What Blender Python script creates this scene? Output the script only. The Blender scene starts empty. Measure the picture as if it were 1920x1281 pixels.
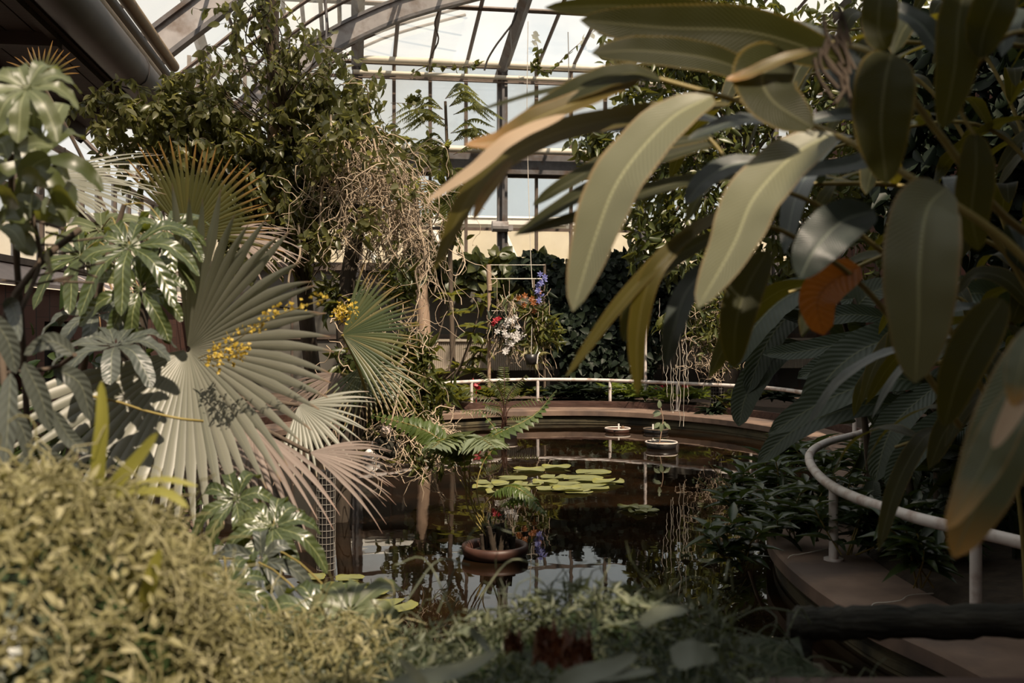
import bpy, math, random
import numpy as np
from mathutils import Vector, Matrix
rng = np.random.default_rng(11)
random.seed(5)
PI = math.pi
SC = bpy.context.scene
COL = SC.collection

# ------------------------------------------------------------------ camera
F, CX, HY, H = 1867.0, 960.0, 600.0, 1.9        # 35 mm lens on a 1920 x 1281 frame, eye 1.9 m above the water
cam = bpy.data.cameras.new('camera'); cam.lens = 35.0; cam.sensor_width = 36.0
cam.shift_y = -(640.5 - HY) / 1920.0; cam.clip_start = 0.05; cam.clip_end = 400
cam.dof.use_dof = True; cam.dof.focus_distance = 12.0; cam.dof.aperture_fstop = 2.8
co = bpy.data.objects.new('camera', cam); COL.objects.link(co)
co.location = (0, 0, H); co.rotation_euler = (PI / 2, 0, 0); SC.camera = co

# ------------------------------------------------------------------ sky, sun, exposure
w = bpy.data.worlds.new('sky'); SC.world = w; w.use_nodes = True
nt = w.node_tree; nt.nodes.clear()
out = nt.nodes.new('ShaderNodeOutputWorld'); bg = nt.nodes.new('ShaderNodeBackground')
tc = nt.nodes.new('ShaderNodeTexCoord'); nz = nt.nodes.new('ShaderNodeTexNoise'); cr = nt.nodes.new('ShaderNodeValToRGB')
nz.inputs['Scale'].default_value = 2.2; nz.inputs['Detail'].default_value = 4
cr.color_ramp.elements[0].position = 0.38; cr.color_ramp.elements[0].color = (0.80, 0.88, 0.92, 1)
cr.color_ramp.elements[1].position = 0.62; cr.color_ramp.elements[1].color = (1.0, 0.95, 0.87, 1)
nt.links.new(tc.outputs['Generated'], nz.inputs['Vector']); nt.links.new(nz.outputs['Fac'], cr.inputs['Fac'])
nt.links.new(cr.outputs['Color'], bg.inputs['Color']); nt.links.new(bg.outputs['Background'], out.inputs['Surface'])
bg.inputs['Strength'].default_value = 0.95
sun = bpy.data.lights.new('sun', 'SUN'); sun.energy = 7.5; sun.angle = math.radians(0.8); sun.color = (1.0, 0.83, 0.64)
so = bpy.data.objects.new('sun', sun); COL.objects.link(so)
TO_SUN = Vector((0.30, -0.52, 0.80)).normalized()
so.rotation_euler = TO_SUN.to_track_quat('Z', 'Y').to_euler(); so.location = (20, -20, 40)
SC.view_settings.view_transform = 'Standard'; SC.view_settings.look = 'None'
SC.view_settings.exposure = 0.0; SC.view_settings.gamma = 1.0; SC.view_settings.use_curve_mapping = False
SC.cycles.max_bounces = 6; SC.cycles.diffuse_bounces = 3; SC.cycles.glossy_bounces = 3
SC.cycles.transmission_bounces = 4; SC.cycles.transparent_max_bounces = 10
SC.cycles.caustics_reflective = False; SC.cycles.caustics_refractive = False
SC.cycles.use_denoising = True

# ------------------------------------------------------------------ coordinates
TH = math.atan(0.16); CS, SN = math.cos(TH), math.sin(TH)
def P(px, py, Y): return np.array([(px - CX) / F * Y, Y, H - (py - HY) / F * Y])
def G(px, py, z): Y = (H - z) * F / (py - HY); return np.array([(px - CX) / F * Y, Y, z])
def B(u, v, z): return np.array([CS * u - SN * v, SN * u + CS * v, z])     # the building stands a little askew to the view
def HV(px, py, v):
    r = (px - CX) / F; u = v * (CS * r + SN) / (CS - SN * r); Y = SN * u + CS * v
    return u, H - (py - HY) / F * Y
def nrm(a):
    a = np.asarray(a, float); n = np.linalg.norm(a, axis=-1, keepdims=True); return a / np.maximum(n, 1e-9)

# ------------------------------------------------------------------ mesh builder
class MB:
    def __init__(s): s.V = []; s.U = []; s.Q = []; s.T = []; s.n = 0
    def add(s, V, Q=None, T=None, U=None):
        V = np.asarray(V, float).reshape(-1, 3)
        s.V.append(V); s.U.append(np.zeros((len(V), 2)) if U is None else np.asarray(U, float).reshape(-1, 2))
        if Q is not None and len(Q): s.Q.append(np.asarray(Q, int).reshape(-1, 4) + s.n)
        if T is not None and len(T): s.T.append(np.asarray(T, int).reshape(-1, 3) + s.n)
        s.n += len(V)
    def grid(s, A, U=None, close=False):                 # A: rows x cols x 3
        r, c = A.shape[:2]; i = np.arange(r * c).reshape(r, c)
        if close: i = np.concatenate([i, i[:, :1]], 1)
        q = np.stack([i[:-1, :-1], i[:-1, 1:], i[1:, 1:], i[1:, :-1]], -1).reshape(-1, 4)
        s.add(A.reshape(-1, 3), q, None, U)
    def box(s, c, size, R=None):
        x, y, z = np.asarray(size) / 2
        V = np.array([[i * x, j * y, k * z] for i in (-1, 1) for j in (-1, 1) for k in (-1, 1)])
        if R is not None: V = V @ np.asarray(R).T
        s.add(V + np.asarray(c), [[0, 1, 3, 2], [4, 6, 7, 5], [0, 4, 5, 1], [2, 3, 7, 6], [0, 2, 6, 4], [1, 5, 7, 3]])
    def bbox(s, u0, u1, v0, v1, z0, z1):                   # box in the building's own axes
        s.box(B((u0 + u1) / 2, (v0 + v1) / 2, (z0 + z1) / 2), (u1 - u0, v1 - v0, z1 - z0), [[CS, -SN, 0], [SN, CS, 0], [0, 0, 1]])
    def tube(s, pts, r, seg=6, caps=True):
        p = np.asarray(pts, float); n = len(p); r = np.broadcast_to(np.asarray(r, float), (n,))
        t = nrm(np.gradient(p, axis=0)); a = np.zeros((n, 3))
        h = np.array([0, 0, 1.0]) if abs(t[0][2]) < .9 else np.array([1.0, 0, 0])
        for i in range(n):
            h = h - t[i] * h.dot(t[i]); h = h / max(np.linalg.norm(h), 1e-9); a[i] = h
        b = np.cross(t, a); th = np.arange(seg) * 2 * PI / seg
        A = p[:, None] + r[:, None, None] * (np.cos(th)[None, :, None] * a[:, None] + np.sin(th)[None, :, None] * b[:, None])
        U = np.stack(np.broadcast_arrays(th[None] / 2 / PI, np.linspace(0, 1, n)[:, None]), -1)
        s.grid(A, U, True)
        if caps:
            for e, d in ((0, -1), (n - 1, 1)):
                m = s.n; tr = [[seg, (k + 1) % seg, k] if d < 0 else [seg, k, (k + 1) % seg] for k in range(seg)]
                s.add(np.concatenate([A[e], p[e:e + 1]]), None, tr)
    def lathe(s, prof, c, seg=28, wob=0):
        pr = np.asarray(prof, float); th = np.arange(seg) * 2 * PI / seg
        w_ = 1 + wob * np.sin(th * 3 + 1) if wob else 1
        A = np.stack([pr[:, :1] * np.cos(th) * w_, pr[:, :1] * np.sin(th) * w_, np.repeat(pr[:, 1:2], seg, 1)], -1) + np.asarray(c)
        s.grid(A, None, True)
    def ribbon(s, path, side, hw, fold=0.15, m=5, wave=0, wn=6, lift=None):
        p = np.asarray(path, float); n = len(p); x = np.linspace(-1, 1, m)
        t = nrm(np.gradient(p, axis=0)); sd = nrm(side); nn = np.cross(sd, t)
        hw = np.asarray(hw, float); tt = np.linspace(0, 1, n)
        off = fold * np.abs(x)[None] * hw[:, None]
        if wave:
            ph = rng.random() * 6
            off = off + wave * hw[:, None] * np.abs(x)[None] ** 2 * np.sin(tt[:, None] * wn * 2 * PI + ph + np.sign(x)[None] * 1.1)
        A = p[:, None] + sd[:, None] * (hw[:, None] * x[None])[..., None] + nn[:, None] * off[..., None]
        U = np.stack(np.broadcast_arrays((x[None] + 1) / 2, tt[:, None]), -1)
        s.grid(A, U)
    def cloud(s, p, d, nn, L, W, tm):                     # many small leaves at once
        p = np.asarray(p, float); N = len(p)
        if N == 0: return
        d = nrm(d); sd = nrm(np.cross(d, nn)); n2 = np.cross(sd, d)
        L = np.broadcast_to(np.asarray(L, float), (N,)); W = np.broadcast_to(np.asarray(W, float), (N,))
        a, b, c = tm['V'].T
        V = p[:, None] + (L[:, None] * a)[..., None] * d[:, None] + (W[:, None] * b)[..., None] * sd[:, None] + (L[:, None] * c)[..., None] * n2[:, None]
        k = len(a); q = (tm['Q'][None] + (np.arange(N) * k)[:, None, None]).reshape(-1, 4)
        s.add(V.reshape(-1, 3), q, None, np.tile(tm['U'], (N, 1)))
    def build(s, name, mat, parent=None, smooth=True, base=None):
        V = np.concatenate(s.V); U = np.concatenate(s.U)
        Q = np.concatenate(s.Q) if s.Q else np.zeros((0, 4), int); T = np.concatenate(s.T) if s.T else np.zeros((0, 3), int)
        if parent is not None: o0 = wloc(parent)
        elif base is not None: o0 = np.asarray(base, float)
        else: o0 = np.array([(V[:, 0].min() + V[:, 0].max()) / 2, (V[:, 1].min() + V[:, 1].max()) / 2, V[:, 2].min()])
        me = bpy.data.meshes.new(name); me.vertices.add(len(V)); me.vertices.foreach_set('co', (V - o0).ravel())
        li = np.concatenate([Q.ravel(), T.ravel()]); me.loops.add(len(li)); me.loops.foreach_set('vertex_index', li)
        me.polygons.add(len(Q) + len(T))
        me.polygons.foreach_set('loop_start', np.concatenate([np.arange(len(Q)) * 4, len(Q) * 4 + np.arange(len(T)) * 3]))
        me.polygons.foreach_set('use_smooth', np.full(len(Q) + len(T), smooth))
        uv = me.uv_layers.new(name='UVMap'); uv.data.foreach_set('uv', U[li].ravel())
        me.update(calc_edges=True); me.materials.append(mat)
        o = bpy.data.objects.new(name, me); COL.objects.link(o)
        if parent is not None: o.parent = parent
        else: o.location = o0
        return o
def wloc(o):
    l = np.zeros(3)
    while o is not None: l = l + np.array(o.location); o = o.parent
    return l
def tag(o, label, cat, group=None, kind=None):
    o['label'] = label; o['category'] = cat
    if group: o['group'] = group
    if kind: o['kind'] = kind
    return o
def thing(name, loc, label, cat, group=None, kind=None):
    o = bpy.data.objects.new(name, None); COL.objects.link(o); o.location = tuple(float(x) for x in loc); o.empty_display_size = .1
    return tag(o, label, cat, group, kind)
def struct(o, label, cat='building'): return tag(o, label, cat, None, 'structure')

def template(rows, hw, fold=.1, droop=.2, m=3):
    a = np.asarray(rows, float); x = np.linspace(-1, 1, m); h = np.asarray(hw, float)
    V = np.stack(np.broadcast_arrays(a[:, None] + 0 * x, h[:, None] * x[None], fold * np.abs(x)[None] * h[:, None] - droop * a[:, None] ** 2), -1).reshape(-1, 3)
    i = np.arange(len(a) * m).reshape(len(a), m)
    q = np.stack([i[:-1, :-1], i[:-1, 1:], i[1:, 1:], i[1:, :-1]], -1).reshape(-1, 4)
    U = np.stack(np.broadcast_arrays((x[None] + 1) / 2 + 0 * a[:, None], a[:, None] + 0 * x[None]), -1).reshape(-1, 2)
    return dict(V=V, Q=q, U=U)
T_OVAL = template([0, .12, .35, .6, .82, 1], [.03, .55, .98, .9, .5, .02], .12, .18)
T_SMALL = template([0, .4, 1], [.1, 1, .03], .15, .15)
T_LANCE = template([0, .15, .4, .7, 1], [.08, .7, 1, .6, .02], .12, .25)
T_STRAP = template([0, .25, .5, .75, 1], [.6, 1, 1, .8, .05], .1, .35)
T_HEART = template([0, .08, .3, .6, .85, 1], [.4, .9, 1.05, .75, .3, .02], .1, .12)

def bez(pts, n=14):                                       # smooth curve through points
    p = np.asarray(pts, float); k = len(p)
    if k == 2: return p[0] + (p[1] - p[0]) * np.linspace(0, 1, n)[:, None]
    q = np.concatenate([[2 * p[0] - p[1]], p, [2 * p[-1] - p[-2]]]); o = []
    for t in np.linspace(0, k - 1, n):
        i = min(int(t), k - 2); f = t - i; a, b, c, d = q[i:i + 4]
        o.append(.5 * ((2 * b) + (c - a) * f + (2 * a - 5 * b + 4 * c - d) * f * f + (3 * b - a - 3 * c + d) * f ** 3))
    return np.array(o)
def rdir(n, up=0.0):
    d = rng.normal(size=(n, 3)); d[:, 2] += up; return nrm(d)
def blob_pts(blobs, n):                                   # points inside ellipsoids: (centre, radii)
    vol = np.array([np.prod(b[1]) for b in blobs]) ** (2 / 3); k = rng.choice(len(blobs), n, p=vol / vol.sum())
    c = np.array([b[0] for b in blobs])[k]; r = np.array([b[1] for b in blobs])[k]
    return c + rdir(n) * r * (rng.random((n, 1)) ** .45)

# ------------------------------------------------------------------ materials
def newmat(name):
    m = bpy.data.materials.new(name); m.use_nodes = True; t = m.node_tree; t.nodes.clear()
    return m, t, t.nodes, t.links
def ramp(N, stops):
    r = N.new('ShaderNodeValToRGB'); e = r.color_ramp.elements
    while len(e) < len(stops): e.new(0.5)
    for x, (p, c) in zip(e, stops): x.position = p; x.color = (*c, 1)
    return r
def mixc(N, L, fac, a, b, mode='MIX'):
    m = N.new('ShaderNodeMix'); m.data_type = 'RGBA'; m.blend_type = mode
    for k, x in ((0, fac), (6, a), (7, b)):
        if isinstance(x, bpy.types.NodeSocket): L.new(x, m.inputs[k])
        elif isinstance(x, (int, float)): m.inputs[k].default_value = x
        else: m.inputs[k].default_value = (*x, 1)
    return m.outputs[2]
def mathn(N, L, op, a, b=None, clamp=False):
    m = N.new('ShaderNodeMath'); m.operation = op; m.use_clamp = clamp
    for k, x in enumerate((a, b)):
        if x is None: continue
        if isinstance(x, bpy.types.NodeSocket): L.new(x, m.inputs[k])
        else: m.inputs[k].default_value = x
    return m.outputs[0]
def leafmat(name, c1, c2, c3=None, rough=.42, trans=.3, tcol=None, rib=None, tip=None, edge=None, vein=0, spec=.5, tip0=.7, patch=3.0):
    m, t, N, L = newmat(name)
    g = N.new('ShaderNodeNewGeometry'); r = ramp(N, [(0, c1), (.6, c2), (1, c3 or c2)]); L.new(g.outputs['Random Per Island'], r.inputs[0])
    col = r.outputs[0]
    tcn = N.new('ShaderNodeTexCoord'); n = N.new('ShaderNodeTexNoise'); n.inputs['Scale'].default_value = patch; L.new(tcn.outputs['Object'], n.inputs['Vector'])
    col = mixc(N, L, mathn(N, L, 'MULTIPLY', n.outputs['Fac'], .55), col, tuple(x * .55 for x in c1))
    uv = N.new('ShaderNodeUVMap'); sp = N.new('ShaderNodeSeparateXYZ'); L.new(uv.outputs[0], sp.inputs[0])
    ax = mathn(N, L, 'ABSOLUTE', mathn(N, L, 'SUBTRACT', sp.outputs[0], .5))
    bump = None
    if vein:
        a = mathn(N, L, 'SUBTRACT', mathn(N, L, 'MULTIPLY', sp.outputs[1], vein), mathn(N, L, 'MULTIPLY', ax, vein * .25))
        bump = mathn(N, L, 'SINE', mathn(N, L, 'MULTIPLY', a, 2 * PI))
        col = mixc(N, L, mathn(N, L, 'MULTIPLY', mathn(N, L, 'ADD', bump, 1.0), .06), col, tuple(min(1, x * 2) for x in c2))
    if tip:
        f = mathn(N, L, 'MULTIPLY', mathn(N, L, 'SUBTRACT', mathn(N, L, 'ADD', sp.outputs[1], mathn(N, L, 'MULTIPLY', n.outputs['Fac'], .25)), tip0 + .12), 1 / max(1 - tip0, .05), True)
        col = mixc(N, L, f, col, tip)
    if edge:
        f = mathn(N, L, 'MULTIPLY', mathn(N, L, 'SUBTRACT', mathn(N, L, 'ADD', ax, mathn(N, L, 'MULTIPLY', n.outputs['Fac'], .06)), .47), 14, True)
        col = mixc(N, L, f, col, edge)
    if rib:
        f = mathn(N, L, 'MULTIPLY', mathn(N, L, 'SUBTRACT', .035, ax), 40, True); col = mixc(N, L, f, col, rib)
    b = N.new('ShaderNodeBsdfPrincipled'); L.new(col, b.inputs['Base Color']); b.inputs['Roughness'].default_value = rough
    b.inputs['Specular IOR Level'].default_value = spec
    if bump is not None:
        bn = N.new('ShaderNodeBump'); bn.inputs['Strength'].default_value = .25; bn.inputs['Distance'].default_value = .004
        L.new(bump, bn.inputs['Height']); L.new(bn.outputs[0], b.inputs['Normal'])
    tr = N.new('ShaderNodeBsdfTranslucent')
    if tcol: L.new(mixc(N, L, .6, col, tcol), tr.inputs[0])
    else: L.new(mixc(N, L, .5, col, (1.0, 1.0, .25), 'MULTIPLY'), tr.inputs[0])
    mx = N.new('ShaderNodeMixShader'); mx.inputs[0].default_value = trans; L.new(b.outputs[0], mx.inputs[1]); L.new(tr.outputs[0], mx.inputs[2])
    o = N.new('ShaderNodeOutputMaterial'); L.new(mx.outputs[0], o.inputs[0]); return m
def surf(name, c1, c2, rough=.7, scale=6, bump=.2, metal=0, stretch=(1, 1, 1), spec=.4, stain=None, stain_scale=1.3, dist=.02):
    m, t, N, L = newmat(name)
    tcn = N.new('ShaderNodeTexCoord'); mp = N.new('ShaderNodeMapping'); mp.inputs['Scale'].default_value = stretch; L.new(tcn.outputs['Object'], mp.inputs[0])
    n = N.new('ShaderNodeTexNoise'); n.inputs['Scale'].default_value = scale; n.inputs['Detail'].default_value = 6; L.new(mp.outputs[0], n.inputs['Vector'])
    r = ramp(N, [(.3, c1), (.7, c2)]); L.new(n.outputs['Fac'], r.inputs[0]); col = r.outputs[0]
    if stain:
        n2 = N.new('ShaderNodeTexNoise'); n2.inputs['Scale'].default_value = stain_scale; n2.inputs['Detail'].default_value = 5; L.new(tcn.outputs['Object'], n2.inputs['Vector'])
        col = mixc(N, L, mathn(N, L, 'MULTIPLY', mathn(N, L, 'SUBTRACT', n2.outputs['Fac'], .5), 6, True), col, stain)
    b = N.new('ShaderNodeBsdfPrincipled'); L.new(col, b.inputs['Base Color']); b.inputs['Roughness'].default_value = rough
    b.inputs['Metallic'].default_value = metal; b.inputs['Specular IOR Level'].default_value = spec
    if bump:
        bn = N.new('ShaderNodeBump'); bn.inputs['Strength'].default_value = bump; bn.inputs['Distance'].default_value = dist; L.new(n.outputs['Fac'], bn.inputs['Height']); L.new(bn.outputs[0], b.inputs['Normal'])
    o = N.new('ShaderNodeOutputMaterial'); L.new(b.outputs[0], o.inputs[0]); return m
def glassmat(name, clear, tint, dirt, dirt_scale=1.2, dcol=(.8, .78, .7)):
    m, t, N, L = newmat(name)
    tr = N.new('ShaderNodeBsdfTransparent'); tr.inputs[0].default_value = (*tint, 1)
    gl = N.new('ShaderNodeBsdfGlossy'); gl.inputs['Roughness'].default_value = .08
    tl = N.new('ShaderNodeBsdfTranslucent'); tl.inputs[0].default_value = (*dcol, 1)
    a = N.new('ShaderNodeMixShader'); a.inputs[0].default_value = 1 - clear; L.new(tr.outputs[0], a.inputs[1]); L.new(gl.outputs[0], a.inputs[2])
    tcn = N.new('ShaderNodeTexCoord'); n = N.new('ShaderNodeTexNoise'); n.inputs['Scale'].default_value = dirt_scale; n.inputs['Detail'].default_value = 7; L.new(tcn.outputs['Object'], n.inputs['Vector'])
    b = N.new('ShaderNodeMixShader'); L.new(mathn(N, L, 'MULTIPLY', n.outputs['Fac'], dirt * 2, True), b.inputs[0])
    L.new(a.outputs[0], b.inputs[1]); L.new(tl.outputs[0], b.inputs[2])
    o = N.new('ShaderNodeOutputMaterial'); L.new(b.outputs[0], o.inputs[0]); return m
def brickmat(name, c1, c2, mortar, scale=7):
    m, t, N, L = newmat(name)
    tcn = N.new('ShaderNodeTexCoord'); mp = N.new('ShaderNodeMapping'); mp.inputs['Rotation'].default_value = (PI / 2, 0, PI / 2); L.new(tcn.outputs['Object'], mp.inputs[0])
    k = N.new('ShaderNodeTexBrick'); k.inputs['Scale'].default_value = scale; k.inputs['Color1'].default_value = (*c1, 1); k.inputs['Color2'].default_value = (*c2, 1)
    k.inputs['Mortar'].default_value = (*mortar, 1); k.inputs['Mortar Size'].default_value = .02; k.inputs['Row Height'].default_value = .5; k.inputs['Brick Width'].default_value = 1.6
    L.new(mp.outputs[0], k.inputs['Vector'])
    b = N.new('ShaderNodeBsdfPrincipled'); L.new(k.outputs[0], b.inputs['Base Color']); b.inputs['Roughness'].default_value = .85
    o = N.new('ShaderNodeOutputMaterial'); L.new(b.outputs[0], o.inputs[0]); return m
def watermat():
    m, t, N, L = newmat('pond water')
    tcn = N.new('ShaderNodeTexCoord'); n = N.new('ShaderNodeTexNoise'); n.inputs['Scale'].default_value = 1.4; n.inputs['Detail'].default_value = 3; L.new(tcn.outputs['Object'], n.inputs['Vector'])
    bn = N.new('ShaderNodeBump'); bn.inputs['Strength'].default_value = .10; bn.inputs['Distance'].default_value = .02; L.new(n.outputs['Fac'], bn.inputs['Height'])
    r = ramp(N, [(.35, (.004, .003, .002)), (.7, (.016, .008, .0035))]); L.new(n.outputs['Fac'], r.inputs[0])
    b = N.new('ShaderNodeBsdfPrincipled'); L.new(r.outputs[0], b.inputs['Base Color']); b.inputs['Roughness'].default_value = .015; b.inputs['IOR'].default_value = 1.36
    b.inputs['Specular IOR Level'].default_value = .6; L.new(bn.outputs[0], b.inputs['Normal'])
    o = N.new('ShaderNodeOutputMaterial'); L.new(b.outputs[0], o.inputs[0]); return m

M = {}
M['water'] = watermat()
M['glass'] = glassmat('greenhouse glass', .93, (.97, .97, .95), .10)
M['glass_dirty'] = glassmat('limewashed glass', .95, (.95, .95, .93), .2, .9, (.84, .82, .78))
M['steel'] = surf('grey painted steel', (.10, .095, .10), (.16, .15, .155), .55, 5, .1, stain=(.09, .06, .045), stain_scale=3)
M['steel_light'] = surf('pale weathered steel', (.30, .28, .28), (.40, .37, .37), .55, 5, .1, stain=(.2, .16, .14), stain_scale=3)
M['bar'] = surf('brown glazing bar', (.10, .075, .06), (.16, .12, .10), .6, 8, .1)
M['pipe'] = surf('cream painted pipe', (.62, .57, .48), (.72, .66, .56), .45, 4, .05)
M['tanpipe'] = surf('tan lagged pipe', (.22, .16, .095), (.28, .20, .12), .6, 9, .1)
M['darkpipe'] = surf('dark duct paint', (.035, .030, .030), (.05, .043, .042), .5, 4, .05)
M['timber'] = surf('dark stained boards', (.022, .013, .009), (.04, .024, .016), .75, 3, .3, stretch=(1, 8, 1))
M['kerb'] = surf('worn concrete kerb', (.125, .082, .060), (.20, .135, .10), .85, 3.5, .35, stain=(.09, .065, .055), stain_scale=1.6)
M['kerbwall'] = surf('algae stained pond wall', (.05, .042, .022), (.11, .09, .05), .8, 2.2, .5, stretch=(1, 1, 9), stain=(.02, .018, .012), stain_scale=2.5)
M['rail'] = surf('white handrail paint', (.55, .50, .47), (.66, .61, .58), .4, 4, .05, stain=(.36, .27, .23), stain_scale=7)
M['soil'] = surf('dark bed soil', (.020, .014, .009), (.045, .032, .020), .95, 12, .8)
M['path'] = surf('brown path paving', (.08, .055, .042), (.12, .085, .065), .9, 3, .3)
M['panel'] = surf('grey wall panel', (.10, .095, .085), (.13, .12, .105), .7, 2, .05)
M['radiator'] = surf('cream radiator enamel', (.42, .37, .31), (.48, .43, .36), .5, 3, .05)
M['brick'] = brickmat('red brown brick', (.075, .028, .018), (.10, .038, .026), (.018, .010, .008), 6)
M['ledge'] = surf('pale plaster ledge', (.56, .45, .42), (.66, .54, .50), .8, 3, .1)
M['black'] = surf('dark opening', (.004, .003, .003), (.007, .005, .005), .9, 3, 0)
M['rot'] = surf('mossy rotten log', (.009, .010, .008), (.05, .047, .036), .9, 9, 1.0, stretch=(.4, 3, 3), dist=.03)
M['redwood'] = surf('wet reddish plank', (.035, .017, .012), (.075, .038, .028), .6, 6, .6, stretch=(.3, 3, 3))
M['bark'] = surf('grey brown bark', (.055, .040, .028), (.12, .09, .065), .9, 9, .7, stretch=(2, 2, .4))
M['darkbark'] = surf('darker grey brown bark', (.028, .021, .015), (.06, .046, .033), .9, 9, .7, stretch=(2, 2, .4))  # darker copy of the grey brown bark
M['palebark'] = surf('pale stem bark', (.24, .165, .115), (.34, .24, .17), .85, 9, .4, stretch=(2, 2, .4))
M['root'] = surf('tan aerial root', (.36, .275, .195), (.54, .43, .32), .85, 8, .2)
M['paleroot'] = surf('silvery dangling root', (.40, .36, .30), (.52, .47, .40), .8, 8, .1)
M['terracotta'] = surf('wet terracotta', (.045, .020, .014), (.075, .034, .024), .5, 7, .2, stain=(.05, .024, .018), stain_scale=6)
M['potblack'] = surf('black plastic pot', (.012, .011, .011), (.02, .018, .018), .35, 6, 0)
M['potrim'] = surf('pale pot rim', (.48, .42, .38), (.56, .5, .45), .5, 6, 0)
M['tan'] = surf('sandy potting grit', (.16, .10, .065), (.26, .18, .12), .95, 20, .5)
M['white'] = surf('white plastic', (.72, .68, .64), (.78, .74, .70), .4, 6, 0)
M['wire'] = surf('grey wire', (.20, .18, .16), (.28, .26, .23), .5, 6, 0)
M['darkwire'] = surf('black cable', (.03, .025, .022), (.045, .038, .034), .5, 6, 0)
M['string'] = surf('pale garden twine', (.50, .46, .40), (.6, .55, .48), .9, 20, 0)
M['extwall'] = surf('pale neighbouring wall', (.62, .54, .40), (.72, .65, .52), .8, 1.2, .05)
M['extbrace'] = surf('white painted brace', (.85, .83, .78), (.9, .88, .83), .6, 2, 0)
# leaves
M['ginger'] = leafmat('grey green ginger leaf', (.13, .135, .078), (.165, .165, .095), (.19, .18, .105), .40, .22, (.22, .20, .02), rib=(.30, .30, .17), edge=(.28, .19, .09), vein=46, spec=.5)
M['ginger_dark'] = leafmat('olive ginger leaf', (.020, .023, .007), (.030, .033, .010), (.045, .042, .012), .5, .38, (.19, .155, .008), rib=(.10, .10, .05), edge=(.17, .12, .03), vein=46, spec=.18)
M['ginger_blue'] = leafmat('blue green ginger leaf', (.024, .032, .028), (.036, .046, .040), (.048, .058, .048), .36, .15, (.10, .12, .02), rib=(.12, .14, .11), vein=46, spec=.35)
M['ginger_yellow'] = leafmat('yellowing ginger leaf', (.075, .062, .010), (.13, .092, .012), (.20, .125, .018), .4, .45, (.42, .26, .012), rib=(.3, .25, .08), tip=(.42, .22, .08), edge=(.32, .18, .05), vein=46, tip0=.55)
M['ginger_tip'] = leafmat('ginger leaf with orange tip', (.095, .115, .060), (.115, .135, .075), None, .38, .25, (.25, .2, .02), rib=(.22, .22, .12), tip=(.50, .27, .07), edge=(.36, .22, .08), vein=46, tip0=.72)
M['ginger_olive'] = leafmat('olive yellow ginger leaf', (.05, .045, .008), (.075, .064, .010), (.10, .08, .014), .45, .42, (.32, .22, .012), rib=(.14, .12, .04), edge=(.2, .13, .03), vein=46, spec=.25)
M['drybeige'] = leafmat('dried beige leaf', (.50, .36, .24), (.60, .44, .30), None, .6, .4, (.7, .5, .3), vein=30)
M['orange'] = leafmat('rusty orange leaf', (.24, .075, .010), (.32, .105, .014), None, .5, .5, (.6, .19, .015), rib=(.15, .05, .01), vein=14)
M['cane'] = surf('yellow green cane', (.17, .13, .035), (.24, .19, .06), .5, 8, .1)
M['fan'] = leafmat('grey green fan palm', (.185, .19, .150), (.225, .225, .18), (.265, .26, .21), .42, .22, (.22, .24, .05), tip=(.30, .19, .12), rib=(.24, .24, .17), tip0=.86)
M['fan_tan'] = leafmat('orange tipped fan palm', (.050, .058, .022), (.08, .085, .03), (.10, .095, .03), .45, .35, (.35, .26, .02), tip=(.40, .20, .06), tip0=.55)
M['fan_dry'] = leafmat('dry fan palm', (.17, .130, .108), (.25, .195, .165), (.32, .255, .22), .6, .25, (.5, .36, .24), tip=(.32, .20, .15), tip0=.85)
M['fan_green'] = leafmat('green fan palm', (.05, .075, .035), (.09, .11, .045), (.22, .19, .08), .42, .3, (.28, .26, .04), tip=(.36, .23, .10), tip0=.62)
M['scheff'] = leafmat('glossy umbrella leaf', (.040, .058, .022), (.066, .086, .032), (.11, .125, .045), .30, .25, (.30, .34, .03), rib=(.26, .28, .12), vein=9, spec=.6)
M['scheff_shade'] = leafmat('umbrella leaf with painted shade', (.055, .066, .055), (.085, .095, .08), None, .4, .15, (.12, .14, .04), rib=(.16, .17, .12), vein=9)  # greyer copy of the umbrella leaf, shade put into the colour
M['pale'] = leafmat('pale blurred leaf', (.085, .105, .045), (.14, .16, .075), (.24, .25, .15), .4, .3, (.36, .38, .08), rib=(.3, .32, .18))
M['ficus'] = leafmat('ficus leaf', (.048, .054, .019), (.10, .108, .040), (.21, .20, .095), .33, .42, (.58, .56, .14), patch=1.0)
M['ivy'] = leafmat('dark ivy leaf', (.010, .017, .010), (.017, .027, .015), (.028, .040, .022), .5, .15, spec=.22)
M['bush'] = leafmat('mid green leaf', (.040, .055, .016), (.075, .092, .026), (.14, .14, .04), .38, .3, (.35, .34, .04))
M['plumeria'] = leafmat('yellow green broad leaf', (.045, .062, .016), (.085, .10, .026), (.19, .18, .055), .35, .35, (.42, .40, .05))
M['feather'] = leafmat('feathery green', (.07, .09, .03), (.11, .125, .04), (.17, .165, .05), .5, .5, (.55, .55, .10))
M['fern'] = leafmat('fern green', (.045, .075, .016), (.085, .125, .03), (.15, .19, .06), .4, .35, (.36, .44, .05))
M['fern_pale'] = leafmat('pale grey green fern', (.14, .17, .10), (.20, .24, .14), (.25, .28, .16), .4, .3, (.32, .36, .12))
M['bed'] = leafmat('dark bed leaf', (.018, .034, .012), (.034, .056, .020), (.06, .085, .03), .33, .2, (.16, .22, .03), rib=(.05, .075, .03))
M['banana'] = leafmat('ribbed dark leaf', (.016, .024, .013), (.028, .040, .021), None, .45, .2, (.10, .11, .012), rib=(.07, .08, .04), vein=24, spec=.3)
M['moss'] = leafmat('yellow trailing stems', (.21, .195, .085), (.31, .285, .135), (.47, .43, .26), .6, .3, (.5, .44, .10))
M['trail'] = leafmat('grey green trailing stems', (.075, .092, .055), (.12, .138, .082), (.18, .192, .115), .5, .25, (.25, .28, .06))
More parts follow.
